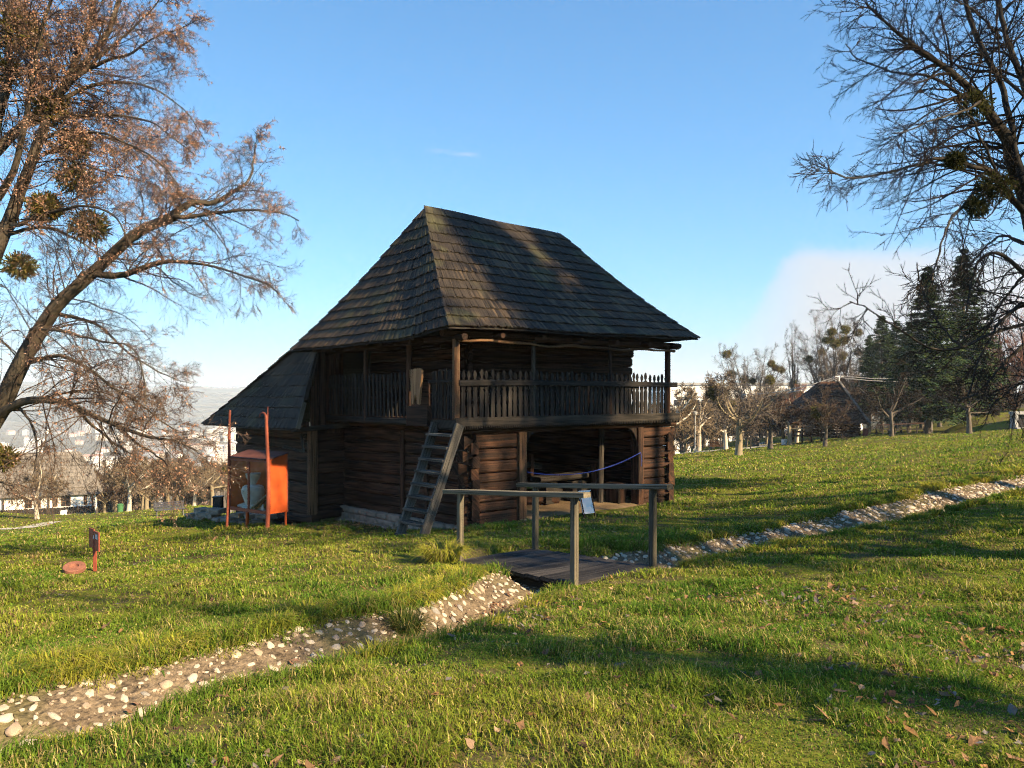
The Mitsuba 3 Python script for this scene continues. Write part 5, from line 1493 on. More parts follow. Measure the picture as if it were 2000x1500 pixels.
def make_bench(name, label, x, y, rot, mat, L=1.9):
    b_ = thing(name, label, "bench", "park benches")
    g_ = gz1(x, y)
    R = np.array([[math.cos(rot), -math.sin(rot), 0], [math.sin(rot), math.cos(rot), 0], [0, 0, 1]])
    P_ = lambda a, d, z: R @ np.array([a, d, z]) + [x, y, g_]
    for d in (-0.05, 0.09, 0.23, 0.37):
        mb = MB()
        mb.bar(P_(-L / 2, d, 0.45), P_(L / 2, d, 0.45), 0.115, 0.035)
        mb.put(b_, "seat_slat", mat)
    for k in range(4):
        mb = MB()
        mb.bar(P_(-L / 2, 0.46 + 0.05 * k, 0.54 + 0.125 * k), P_(L / 2, 0.46 + 0.05 * k, 0.54 + 0.125 * k), 0.03, 0.10)
        mb.put(b_, "back_slat", mat)
    for a in (-L / 2 + 0.15, L / 2 - 0.15):
        mb = MB()
        mb.bar(P_(a, -0.1, -0.05), P_(a, 0.06, 0.43), 0.06, 0.06).bar(P_(a, 0.5, -0.05), P_(a, 0.34, 0.43), 0.06, 0.06).bar(P_(a, 0.36, 0.43), P_(a, 0.66, 1.0), 0.05, 0.05).bar(P_(a, -0.1, 0.41), P_(a, 0.42, 0.41), 0.05, 0.05)
        mb.put(b_, "leg", "mat_black", use_uv=False)


scene["mat_bench"] = wood((0.035, 0.038, 0.055), (0.085, 0.088, 0.115), 14, 0.9, 0.2)
make_bench("park_bench", "slatted bluish bench on the meadow left of the barn", -25.2, 58.5, 0.55, "mat_bench", 2.1)
make_bench("park_bench", "dark bench by the gravel path right of the barn", 18.7, 73.0, -0.2, "mat_log", 1.3)
gb = thing("green_bin", "small green litter bin beside the pale birch trunk", "bin")
scene["mat_green_bin"] = paint((0.05, 0.16, 0.06), 0.5, 0.2)
x, y = -39.0, 79.0
put(gb, "body", lathe([(0, 0), (0.25, 0), (0.30, 0.75), (0.27, 0.75), (0.22, 0.04), (0, 0.04)], (x, y, gz1(x, y)), 14), "mat_green_bin", smooth=40)
put(gb, "lid", lathe([(0.31, 0.78), (0.31, 0.83), (0.2, 0.90), (0, 0.92)], (x, y, gz1(x, y)), 14), "mat_green_bin", smooth=40)
wb = thing("notice_board", "white board propped on the grass in front of the white cottage", "board")
x, y = -42.4, 75.0
mb = MB()
mb.bar((x, y, gz1(x, y) - 0.05), (x - 0.05, y + 0.2, gz1(x, y) + 0.45), 0.62, 0.03, up=(0, 1, 0.2))
mb.put(wb, "board", "mat_limewash", use_uv=False)
mb = MB()
mb.bar((x, y + 0.45, gz1(x, y) - 0.05), (x - 0.05, y + 0.22, gz1(x, y) + 0.42), 0.05, 0.05)
mb.put(wb, "prop", "mat_log_grey")
pf = thing("plank_fence", "weathered grey plank fence behind the left corner of the barn", "fence")
for k in range(12):
    x, y = -22.8 + 0.21 * k, 61 + 0.08 * k
    mb = MB()
    g = gz1(x, y)
    mb.bar((x, y, g - 0.2), (x, y, g + 1.75 + seeds.uniform(-.08, .08)), 0.17, 0.03, up=(0, 1, 0))
    mb.put(pf, "plank", "mat_far_wood")
mb = MB()
for z in (0.4, 1.3):
    mb.bar((-22.9, 61.06, gz1(-22, 61) + z), (-20.3, 61.98, gz1(-20.3, 62) + z), 0.05, 0.1)
mb.put(pf, "rail", "mat_far_wood")
lp = thing("lamp_post", "slim grey lamp post beside the gravel path", "lamp post")
x, y = 15.5, 67.2
g = gz1(x, y)
put(lp, "pole", tube([(x, y, g - 0.2), (x, y, g + 3.3)], [0.07, 0.05], 8)[:2], "mat_concrete", smooth=True)
put(lp, "lamp_head", lathe([(0, 3.55), (0.22, 3.5), (0.16, 3.25), (0.06, 3.2)], (x, y, g), 12), "mat_concrete", smooth=40)
for x, y, h, lab in ((22.4, 74.5, 1.1, "thin dark marker post left of the round dark tree"), (20.4, 70.3, 1.2, "thin dark marker post right of the forked orchard tree")):
    mp = thing("marker_post", lab, "post")
    mb = MB()
    g = gz1(x, y)
    mb.bar((x, y, g - 0.2), (x, y, g + h), 0.09, 0.09, up=(0, 1, 0))
    mb.box((x, y, g + h + 0.03), (0.13, 0.13, 0.06))
    mb.put(mp, "post", "mat_log_grey")
ih = thing("industrial_hall", "long white flat roofed hall half hidden by the bare trees", "building")
x0, x1, y0 = 46.5, 92.0, 235.0
for name, lo, hi, m in (("wall", (x0, y0, -16), (x1, y0 + 30, 4.3), "mat_limewash"), ("parapet", (x0 - .3, y0 - .3, 4.3), (x1 + .3, y0 + 30, 5.0), "mat_concrete"), ("annex", (x1, y0 + 5, -16), (x1 + 14, y0 + 26, -1.0), "mat_limewash")):
    mb = MB()
    mb.box((np.array(lo) + hi) / 2, np.array(hi) - lo)
    mb.put(ih, name, m, use_uv=False)
for z in (-0.9, -5.4, -9.9):
    a = x0 + 1.5
    while a < x1 - 4:
        mb = MB()
        mb.box((a + 1.7, y0 - 0.05, z), (3.4, 0.2, 1.7))
        mb.put(ih, "window", "mat_window_dark", use_uv=False)
        a += 4.1

# ------------------------------------------------------------------ trees
def norm(a):
    return a / (np.linalg.norm(a, axis=-1, keepdims=True) + 1e-9)


def grow(start, dirs, length, n, wob, trop, g, hook=0.0):
    """Grows B branches of n segments; trop pulls them, hook turns their last part upwards. Returns (B, n+1, 3)."""
    B = len(start)
    P = np.empty((B, n + 1, 3))
    P[:, 0] = start
    d = norm(dirs)
    step = (length / n)[:, None]
    for i in range(n):
        d = norm(d + g.normal(0, wob, (B, 3)) + np.asarray(trop) * (i + 1) / n + np.array([0, 0, hook * max(0, (i + 1) / n - 0.45)]))
        P[:, i + 1] = P[:, i] + d * step
    return P


def spawn(P, R, k, g, tmin, tmax, ang, lr, rr, lmin=0.0, limb=False):
    """k children along each branch. Returns start, dirs, length, radius."""
    B, n, _ = P.shape
    t = np.sort(g.uniform(tmin, tmax, (B, k)), axis=1)
    x = t * (n - 1)
    i = np.minimum(x.astype(int), n - 2)
    fr = (x - i)[..., None]
    b = np.arange(B)[:, None]
    p = P[b, i] * (1 - fr) + P[b, i + 1] * fr
    d = norm(P[b, i + 1] - P[b, i])
    rad = R[b, i] * (1 - fr[..., 0]) + R[b, i + 1] * fr[..., 0]
    L = np.linalg.norm(np.diff(P, axis=1), axis=2).sum(1)[:, None]
    side = norm(np.cross(d, g.normal(0, 1, (B, k, 3))))
    a = np.radians(g.normal(ang, ang * 0.22, (B, k)))[..., None]
    nd = d * np.cos(a) + side * np.sin(a)
    ln = np.maximum(lmin, lr * L * (1.15 - 0.7 * t) * g.uniform(0.6, 1.3, (B, k)))
    ln = ln * (1.3 - 1.0 * t) if limb else ln
    return p.reshape(-1, 3), nd.reshape(-1, 3), ln.ravel(), np.minimum(rad * rr, 9).ravel()


def taper(r0, r1, n, k=1.0):
    w = (1 - np.linspace(0, 1, n)) ** k
    return np.asarray(r0)[:, None] * w + np.asarray(r1)[:, None] * (1 - w)


def leaf_cards(P, per, size, g, tones, droop=0.4, tmin=0.2):
    """Small bent leaves hung along twigs. Returns v, f, c."""
    B, n, _ = P.shape
    m = int(B * per)
    b = g.integers(0, B, m)
    x = g.uniform(tmin, 1, m) * (n - 1)
    i = np.minimum(x.astype(int), n - 2)
    p = P[b, i] + (P[b, i + 1] - P[b, i]) * (x - i)[:, None]
    d = norm(g.normal(0, 1, (m, 3)) + [0, 0, -droop])
    s = norm(np.cross(d, g.normal(0, 1, (m, 3))))
    L = size * g.uniform(0.6, 1.4, (m, 1))
    V = np.stack([p, p + d * L * 0.5 + s * L * 0.32, p + d * L, p + d * L * 0.5 - s * L * 0.32 + np.cross(d, s) * L * 0.15], 1)
    k = np.arange(m)[:, None] * 4
    F_ = np.concatenate([k + [0, 1, 2], k + [0, 2, 3]], 0)
    c = np.array(tones)[g.integers(0, len(tones), m)] * g.uniform(0.7, 1.3, (m, 1))
    return V.reshape(-1, 3), F_, np.repeat(c, 4, axis=0)


def clump(c, r, g, n, tones, size):
    """A ball of evergreen sprays (mistletoe): short forked twigs with paired leaves."""
    d = norm(g.normal(0, 1, (n, 3)))
    p = np.asarray(c) + d * r * g.uniform(0.25, 1, (n, 1)) ** 0.9 * np.array([1, 1, 0.85])
    e = norm(d + g.normal(0, 0.6, (n, 3)))
    s = norm(np.cross(e, g.normal(0, 1, (n, 3))))
    L = size * g.uniform(0.7, 1.4, (n, 1))
    V = np.stack([p - s * L * 0.14, p + s * L * 0.14, p + e * L + s * L * 0.10, p + e * L - s * L * 0.10], 1).reshape(-1, 3)
    k = np.arange(n)[:, None] * 4
    col = np.array(tones)[g.integers(0, len(tones), n)] * g.uniform(0.7, 1.3, (n, 1))
    return V, np.concatenate([k + [0, 1, 2], k + [0, 2, 3]], 0), np.repeat(col, 4, axis=0)


MIST = ((0.12, 0.115, 0.03), (0.18, 0.15, 0.045), (0.08, 0.085, 0.025), (0.17, 0.11, 0.05))
scene["mat_twig"] = plain((0.072, 0.052, 0.042))
scene["mat_twig_dark"] = plain((0.035, 0.028, 0.024))
scene["mat_twig_tan"] = plain((0.155, 0.120, 0.085))
scene["mat_twig_grey"] = plain((0.12, 0.10, 0.085))
scene["mat_twig_red"] = plain((0.20, 0.095, 0.065))


def limb_tree(name, label, limbs, seed, twig_mat, leaf_tones=None, hook=0.0, droop=(0, 0, -0.15), k1=3.4, k2=10, k3=5, l1=1.3, mist=(), leafiness=None, bark="mat_bark", tk=1.0, thin=1.0, wob=1.0, a2=40, sparse=()):
    """A large bare tree: hand-placed limbs, each carrying branches, branchlets and twigs."""
    g = np.random.default_rng(seed)
    t_ = thing(name, label, "tree")
    n0 = 22
    P0 = np.stack([resample(l[2], n0) for l in limbs])
    R0 = taper([l[0] for l in limbs], [l[1] for l in limbs], n0, tk)
    P0[:, 2:] += np.cumsum(g.normal(0, 0.011, (len(limbs), n0 - 2, 3)), axis=1)
    trunk = MB()
    for k, l in enumerate(limbs):
        v, f, uv = tube(P0[k], R0[k], 9 if l[0] > 0.1 else 6, k)
        trunk.add(v, f, uv)
    trunk.put(t_, "trunk", bark, smooth=True)
    big = np.array([np.linalg.norm(np.diff(p, axis=0), axis=1).sum() for p in P0])
    levels = []
    # branches
    seen = np.array([np.abs(p[-1, 0]) < 0.72 * p[-1, 1] for p in P0])
    ks = np.maximum(5, np.where(seen, big * k1, big * 0.8) * np.array([0.35 if i in sparse else 1 for i in range(len(limbs))])).astype(int)
    out_ = [spawn(P0[i:i + 1], R0[i:i + 1], ks[i], g, 0.30 if big[i] > 5 else 0.12, 0.995, 48, 0.0, 0.55, 1.0, True) for i in range(len(limbs))]
    st, dr_, ln, rd = (np.concatenate([o_[j] for o_ in out_]) for j in range(4))
    ln = l1 * ln * g.uniform(0.45, 1.5, len(ln)) * np.concatenate([np.full(ks[i], np.clip(big[i] / 5, 0.85, 1.3)) for i in range(len(limbs))])
    rd = np.clip(rd, 0.008, 0.024) * thin
    P1 = grow(st, dr_, ln, 8, 0.16 * wob, droop, g, hook)
    R1 = taper(rd, rd * 0.35, 9)
    # branchlets
    s2 = spawn(P1, R1, k2, g, 0.12, 1.0, a2, 0.46, 0.6, 0.22)
    P2 = grow(s2[0], s2[1], s2[2], 5, 0.2 * wob, np.asarray(droop) * 1.2, g, hook)
    R2 = taper(np.clip(s2[3], 0.0055, 0.012) * thin, np.full(len(P2), 0.0042 * thin), 6)
    s3 = spawn(P2, R2, k3, g, 0.15, 1.0, a2, 0.5, 0.7, 0.12)
    P3 = grow(s3[0], s3[1], s3[2], 3, 0.22 * wob, np.asarray(droop) * 1.2, g, hook)
    R3 = taper(np.full(len(P3), 0.0048 * thin), np.full(len(P3), 0.0034 * thin), 4)
    crown = MB()
    for P, R, sd in ((P1, R1, 4), (P2, R2, 3), (P3, R3, 3)):
        v, f = sweep(P, R, sd)
        crown.add(v, f)
    crown.put(t_, "crown", twig_mat, use_uv=False)
    if leaf_tones:
        c = P3[:, -1]
        w = np.ones(len(c)) if leafiness is None else leafiness(c)
        pick = g.random(len(c)) < w
        v, f, col = leaf_cards(P3[pick], 2.5, 0.036, g, leaf_tones)
        put(t_, "leaves", (v, f), "mat_leaf", color=col, label="sparse dry brown leaves still on the twigs")
    for c, r in mist:
        v, f, col = clump(c, r * 0.85, g, int(500 + 900 * (r / 0.5) ** 2), MIST if leaf_tones else ((0.035, 0.04, 0.014), (0.055, 0.055, 0.02)), 0.085 if leaf_tones else 0.05)
        put(t_, "mistletoe", (v, f), "mat_leaf", color=col, label="green ball of mistletoe")
    return t_


def leafy(c):
    """More dry leaves high in the crown and near the trunk than on the low outer twigs."""
    return np.clip(0.25 + 0.16 * (c[:, 2] - 3.5) - 0.04 * (c[:, 0] + 9), 0.10, 0.9) + 0.35 * (meshkit.fbm(c * 0.5, 3, 4) > 0.55)


limb_tree("big_tree", "large old tree with reddish dry leaves and mistletoe reaching in at the left", LEFT_LIMBS, 21, "mat_twig",
          ((0.44, 0.24, 0.16), (0.50, 0.32, 0.23), (0.36, 0.19, 0.13), (0.46, 0.33, 0.27)), 0.0, (0, 0, -0.10), 5.4, 10, 6, 1.5,
          [((-10.1, 16.3, 9.0), 0.62), ((-9.7, 16.6, 7.6), 0.5), ((-8.9, 16.2, 6.0), 0.45), ((-9.25, 16.8, 6.9), 0.42), ((-9.5, 16.1, 5.4), 0.40), ((-9.3, 15.8, 5.3), 0.3), ((-8.3, 15.6, 4.9), 0.42), ((-10.4, 16.2, 8.2), 0.45), ((-9.6, 15.5, 4.1), 0.33), ((-9.55, 14.9, 0.4), 0.28)], leafy, "mat_bark", 1.7, 0.66, 0.8, 38, (18, 19, 20, 21))
limb_tree("bare_tree", "bare dark tree with hooked twigs leaning in from the right edge", RIGHT_LIMBS, 22, "mat_twig_dark",
          None, 0.85, (0, 0, -0.26), 7.5, 5, 3, 1.15, [((5.75, 9.9, 5.2), 0.26), ((5.85, 9.6, 4.1), 0.26), ((5.62, 9.6, 3.85), 0.16), ((5.3, 9.5, 4.4), 0.13)], None, "mat_bark_dark", 1.7, 0.8, 0.42, 36, (8, 9, 7, 10))


def bare_tree(seed, height, spread, style):
    """A leafless tree about the origin: (trunk mesh, crown mesh, twig tips)."""
    g = np.random.default_rng(seed)
    H = height
    if style == "fan":                                                          # many stems rising from low down
        k = 13
        a = g.uniform(0, 2 * np.pi, k)
        st = np.stack([0.2 * np.cos(a), 0.2 * np.sin(a), np.full(k, H * 0.08)], -1)
        d = np.stack([np.cos(a) * g.uniform(0.05, 0.6, k), np.sin(a) * g.uniform(0.05, 0.6, k), np.ones(k)], -1)
        P0 = grow(st, d, g.uniform(0.7, 0.95, k) * H, 10, 0.05, (0, 0, 0.05), g)
        R0 = taper(np.full(k, H * 0.010), np.full(k, 0.02), 11)
        trunk_top = H * 0.1
        cfg = ((9, 0.3, 1.0, 34, 0.30, 0.6, 0.05, 5), (8, 0.15, 1.0, 38, 0.48, 0.6, 0.03, 3), (6, 0.15, 1.0, 40, 0.6, 0.7, 0.0, 1))
    elif style == "poplar":
        k = 5
        a = g.uniform(0, 2 * np.pi, k)
        st = np.stack([0.1 * np.cos(a), 0.1 * np.sin(a), np.full(k, H * 0.2)], -1)
        d = np.stack([np.cos(a) * 0.1, np.sin(a) * 0.1, np.ones(k)], -1)
        P0 = grow(st, d, g.uniform(0.6, 0.8, k) * H, 9, 0.04, (0, 0, 0.1), g)
        R0 = taper(np.full(k, H * 0.008), np.full(k, 0.02), 10)
        trunk_top = H * 0.22
        cfg = ((10, 0.2, 1.0, 28, 0.2, 0.6, 0.2, 5), (5, 0.2, 1.0, 30, 0.5, 0.6, 0.2, 3), (3, 0.2, 1.0, 35, 0.5, 0.7, 0.1, 2))
    else:                                                                        # spreading orchard tree
        k = 7
        a = np.arange(k) * 2.4 + g.uniform(-.4, .4, k)
        st = np.stack([0 * a, 0 * a, H * g.uniform(0.24, 0.40, k)], -1)
        el = g.uniform(0.3, 1.3, k)
        d = np.stack([np.cos(a), np.sin(a), el], -1)
        P0 = grow(st, d, g.uniform(0.75, 1.1, k) * spread, 9, 0.10, (0, 0, 0.06), g)
        R0 = taper(np.full(k, H * 0.016), np.full(k, 0.02), 10)
        trunk_top = H * 0.36
        cfg = ((9, 0.15, 1.0, 46, 0.46, 0.6, -0.02, 4), (8, 0.12, 1.0, 46, 0.5, 0.6, -0.03, 3), (6, 0.12, 1.0, 46, 0.6, 0.7, -0.05, 1))
        if style == "light":
            cfg = ((5, 0.2, 1.0, 46, 0.5, 0.6, 0, 2), (5, 0.1, 1.0, 46, 0.6, 0.6, 0, 1))
    tr = MB()
    z = np.linspace(-0.4, trunk_top, 8)
    stem = np.stack([0.06 * np.sin(z * 1.3 + seed), 0.06 * np.cos(z * 1.1 + seed) - 0.06, z], -1)
    tr.add(*tube(stem, np.linspace(H * 0.034, H * 0.022, 8) * (1 + 0.6 * np.exp(-(z + 0.4) / 0.35)), 8)[:2])
    v, f = sweep(P0, R0, 5)
    tr.add(v, f)
    cr = MB()
    P, R = P0, R0
    for c_ in cfg:
        s_ = spawn(P, R, c_[0], g, c_[1], c_[2], c_[3], c_[4], c_[5], 0.15)
        P = grow(s_[0], s_[1], s_[2], c_[7], 0.14, (0, 0, c_[6]), g)
        r0 = np.clip(s_[3], 0.010, H * 0.006) * (2.2 if style == "light" else 1)
        R = taper(r0, np.maximum(r0 * 0.45, 0.016 if style in ("fan", "poplar") else 0.010), c_[7] + 1)
        v, f = sweep(P, R, 3)
        cr.add(v, f)
    return tr.out()[0], cr.out()[0], P[:, -1]


PROTO = {}
for nm, seed, H, S_, style in (("orchard", 1, 5.0, 2.5, "round"), ("orchard2", 2, 4.6, 2.6, "round"), ("orchard3", 3, 5.5, 2.4, "round"), ("fan", 4, 20.0, 6, "fan"), ("fan2", 5, 17.0, 6, "fan"), ("poplar", 6, 19.0, 3, "poplar")):
    a, b, tips = bare_tree(seed, H, S_, style)
    PROTO[nm] = (mikit.ply(a, "mat_bark", smooth=True), b, tips, mikit.ply(b, "mat_twig"))
PROTO_CROWN = {}


def stand(proto, name, label, x, y, s=1.0, rot=0.0, twig="mat_twig_grey", bark="mat_bark_far", mist=0, sz=None, dz=0.0, group=None, cat="tree", mist_r=0.45):
    t_ = thing(name, label, cat, group)
    z = gz1(x, y) + dz
    sz = s if sz is None else sz
    m = T().translate([x, y, z]) @ T().rotate([0, 0, 1], rot) @ T().scale([s, s, sz])
    tr, cr, tips, cd = PROTO[proto]
    scene[t_ + "__trunk"] = {**tr, "bsdf": {"type": "ref", "id": bark}, "to_world": m}
    scene[t_ + "__crown"] = {**cd, "bsdf": {"type": "ref", "id": twig}, "to_world": m}
    if mist:
        g = np.random.default_rng(int(x * 13 + y * 7) % 9999)
        M = np.array(m.matrix)
        top = tips[np.argsort(tips[:, 2])[int(len(tips) * 0.45):]]
        for k in range(mist):
            c = top[g.integers(len(top))] * 0.93
            c = M[:3, :3] @ c + M[:3, 3]
            r = mist_r * g.uniform(0.6, 1.25)
            v, f, col = clump(c, r, g, 430, MIST if g.random() < 0.6 else ((0.16, 0.14, 0.035), (0.13, 0.12, 0.03)), 0.30)
            put(t_, "mistletoe", (v, f), "mat_leaf", color=col)
    return t_


scene["mat_bark_far"] = paint((0.10, 0.085, 0.07), 0.9, 0.3, 2.0, 0.2)
scene["mat_bark_pale"] = paint((0.42, 0.37, 0.30), 0.9, 0.25, 2.0, 0.2)
scene["mat_bark_white"] = paint((0.46, 0.42, 0.36), 0.9, 0.2, 2.0, 0.2)
scene["mat_bark_tan"] = paint((0.22, 0.185, 0.125), 0.9, 0.3, 2.0, 0.2)
scene["mat_bark_red"] = paint((0.16, 0.075, 0.045), 0.9, 0.3, 2.0, 0.2)
at = lambda px, Y: ((px - 1000) / 1550 * Y, Y)
# right of the barn, near to far
stand("orchard", "orchard_tree", "forked bare orchard tree with a pale trunk alone on the right meadow", *at(1440, 53), 1.4, 30, "mat_twig_grey", "mat_bark_tan", 1)
stand("orchard2", "orchard_tree", "small bare orchard tree in front of the steep cabin", *at(1612, 61), 1.08, 140, "mat_twig", "mat_bark_far", 1)
stand("orchard3", "orchard_tree", "round dense dark orchard tree left of the steep cabin", *at(1508, 65), 1.15, 250, "mat_twig", "mat_bark_far", 0, 1.1)
stand("orchard2", "orchard_tree", "dark bare orchard tree in front of the reddish low shed", *at(1738, 79), 1.5, 30, "mat_twig_dark", "mat_bark_far")
stand("orchard", "orchard_tree", "pale branched tree with a whitewashed trunk just right of the barn", *at(1311, 66), 1.5, 200, "mat_twig_tan", "mat_bark_white")
stand("orchard3", "orchard_tree", "forked bare tree standing before the right hand spruce", *at(1889, 69), 1.25, 60, "mat_twig_dark", "mat_bark_far")
stand("orchard2", "orchard_tree", "tan bare tree beside the lamp post", *at(1362, 82), 1.6, 80, "mat_twig_tan", "mat_bark_pale")
stand("orchard", "orchard_tree", "tan bare tree with a white trunk by the dark bench", *at(1417, 86), 1.5, 310, "mat_twig_tan", "mat_bark_white", 1)
stand("orchard3", "orchard_tree", "brownish bare tree behind the gravel path", *at(1475, 95), 1.6, 20, "mat_twig", "mat_bark_far")
stand("orchard2", "orchard_tree", "reddish twigged bushy tree behind the dark round tree", *at(1556, 100), 1.55, 120, "mat_twig_red", "mat_bark_white", 0, 1.75)
stand("orchard3", "orchard_tree", "tan bare tree crowned with yellow mistletoe beyond the lamp post", *at(1340, 100), 1.6, 210, "mat_twig_tan", "mat_bark_far", 4, 1.6, 0, None, "tree", 0.75)
stand("orchard", "orchard_tree", "tan bare tree at the far end of the gravel path", *at(1390, 112), 1.7, 45, "mat_twig_tan", "mat_bark_far", 2, 1.6)
stand("fan2", "tall_tree", "tall bare tree full of mistletoe balls, left of the two great ones", *at(1470, 128), 0.85, 10, "mat_twig_grey", "mat_bark_far", 9, 0.93, 0, None, "tree", 0.7)
stand("fan", "tall_tree", "very tall fan shaped bare tree dotted with mistletoe behind the steep cabin", *at(1618, 132), 1.02, 70, "mat_twig_grey", "mat_bark_far", 13, 1.03, 0, None, "tree", 0.7)
stand("fan2", "tall_tree", "tall bare tree with mistletoe close left of the dark pines", *at(1668, 138), 0.95, 170, "mat_twig_grey", "mat_bark_far", 7, 1.1, 0, None, "tree", 0.7)
stand("poplar", "tall_tree", "slim upright bare tree between the two mistletoe trees", *at(1552, 140), 0.95, 0, "mat_twig_grey", "mat_bark_far", 0, 1.12)
stand("fan", "tall_tree", "lower spreading bare tree behind the round dark tree", *at(1525, 150), 0.7, 200, "mat_twig", "mat_bark_far", 3, 0.62, 0, None, "tree", 0.7)
stand("fan2", "tall_tree", "bare tree over the white hall roof", *at(1420, 150), 0.75, 300, "mat_twig_tan", "mat_bark_far", 3, 0.62, 0, None, "tree", 0.8)
stand("fan", "tall_tree", "bare tree at the left end of the white hall", *at(1352, 155), 0.55, 100, "mat_twig_tan", "mat_bark_far", 2, 0.5, 0, None, "tree", 0.8)
stand("fan2", "tall_tree", "bare reddish tree behind the right hand spruce", *at(1960, 120), 0.85, 40, "mat_twig_red", "mat_bark_red", 0, 0.9)
stand("fan", "tall_tree", "bare reddish tree at the right edge behind the concrete entrance", *at(2030, 118), 0.75, 140, "mat_twig_red", "mat_bark_red", 0, 0.85)
stand("fan2", "tall_tree", "bare brown tree between the spruce and the reddish trees", *at(1925, 112), 0.6, 240, "mat_twig", "mat_bark_red", 0, 0.75)
stand("orchard", "orchard_tree", "low brown bare tree on the slope above the concrete entrance", *at(1985, 92), 1.4, 240, "mat_twig", "mat_bark_red", 0, 1.3)
stand("orchard3", "orchard_tree", "low brown bare tree between two pine trunks", *at(1938, 100), 1.5, 0, "mat_twig", "mat_bark_red", 0, 1.4)
g_ = np.random.default_rng(33)
for k in range(26):
    px = 1330 + 27 * k + g_.uniform(-12, 12)
    pr = ("orchard3", "orchard2", "orchard", "fan2")[k % 4]
    s_ = g_.uniform(1.9, 2.6) if pr != "fan2" else g_.uniform(0.5, 0.72)
    stand(pr, "thicket_tree", "brown leafless tree in the thicket behind the right meadow", *at(px, g_.uniform(112, 165)), s_, g_.uniform(0, 360), ("mat_twig", "mat_twig_tan", "mat_twig_grey")[g_.integers(3)], "mat_bark_far",
          int(g_.random() < .35), None, 0, "bare trees in the thicket behind the right meadow", "tree", 0.6)
for k in range(13):
    stand(("orchard3", "orchard2", "orchard")[k % 3], "meadow_tree", "low tan leafless tree among those before the white hall", *at(1318 + 19 * k + g_.uniform(-8, 8), g_.uniform(88, 112)), g_.uniform(1.05, 1.5), g_.uniform(0, 360), ("mat_twig_tan", "mat_twig", "mat_twig_grey")[g_.integers(3)], "mat_bark_tan",
          0, g_.uniform(1.2, 1.6), 0, "bare trees before the white hall")
for k in range(22):
    stand(("orchard3", "orchard2", "orchard")[k % 3], "slope_tree", "tan leafless tree on the slope beyond the meadow left of the barn", *at(190 + 12 * k + g_.uniform(-8, 8), g_.uniform(88, 128)), g_.uniform(1.3, 1.9), g_.uniform(0, 360), ("mat_twig_tan", "mat_twig_tan", "mat_twig_grey")[g_.integers(3)], "mat_bark_tan",
          0, None, 0, "bare trees on the slope left of the barn")
# left of the barn
stand("orchard2", "orchard_tree", "pale forked tree in front of the white cottage", *at(71, 62), 1.22, 15, "mat_twig_tan", "mat_bark_pale", 0, 1.12)
stand("orchard", "orchard_tree", "white trunked tree beside the green bin", *at(251, 80), 1.5, 120, "mat_twig_tan", "mat_bark_white", 0, 1.45)
for k, (px, Y, s, pr, tw, lab) in enumerate(((300, 92, 1.5, "orchard3", "mat_twig_tan", "tan bare tree behind the left end of the slatted bench"), (345, 98, 1.45, "orchard2", "mat_twig_tan", "tan bare tree behind the right end of the slatted bench"), (378, 90, 1.25, "orchard", "mat_twig_tan", "pale stemmed bare tree right of the slatted bench"),
                                             (412, 96, 1.5, "orchard3", "mat_twig_tan", "tan bare tree close to the plank fence"), (440, 104, 1.5, "orchard2", "mat_twig_grey", "grey bare tree behind the far left corner of the barn"), (225, 100, 1.4, "orchard3", "mat_twig", "brown bare tree behind the green bin"),
                                             (205, 88, 1.1, "orchard2", "mat_twig", "low dark bare tree at the right end of the white cottage"), (275, 112, 1.8, "orchard", "mat_twig_grey", "grey bare tree furthest back behind the white trunked tree"), (325, 118, 1.9, "orchard3", "mat_twig_grey", "grey bare tree furthest back behind the slatted bench"),
                                             (385, 120, 1.8, "orchard2", "mat_twig_grey", "grey bare tree furthest back left of the barn"), (165, 115, 1.9, "orchard2", "mat_twig_tan", "tan bare tree rising behind the cottage roof"), (30, 108, 1.7, "orchard3", "mat_twig_tan", "tan bare tree behind the left part of the cottage roof"))):
    stand(pr, "orchard_tree", lab, *at(px, Y), s, 37 * k, tw, "mat_bark_pale" if "pale" in lab else "mat_bark_tan", 1 if k in (3, 7) else 0)


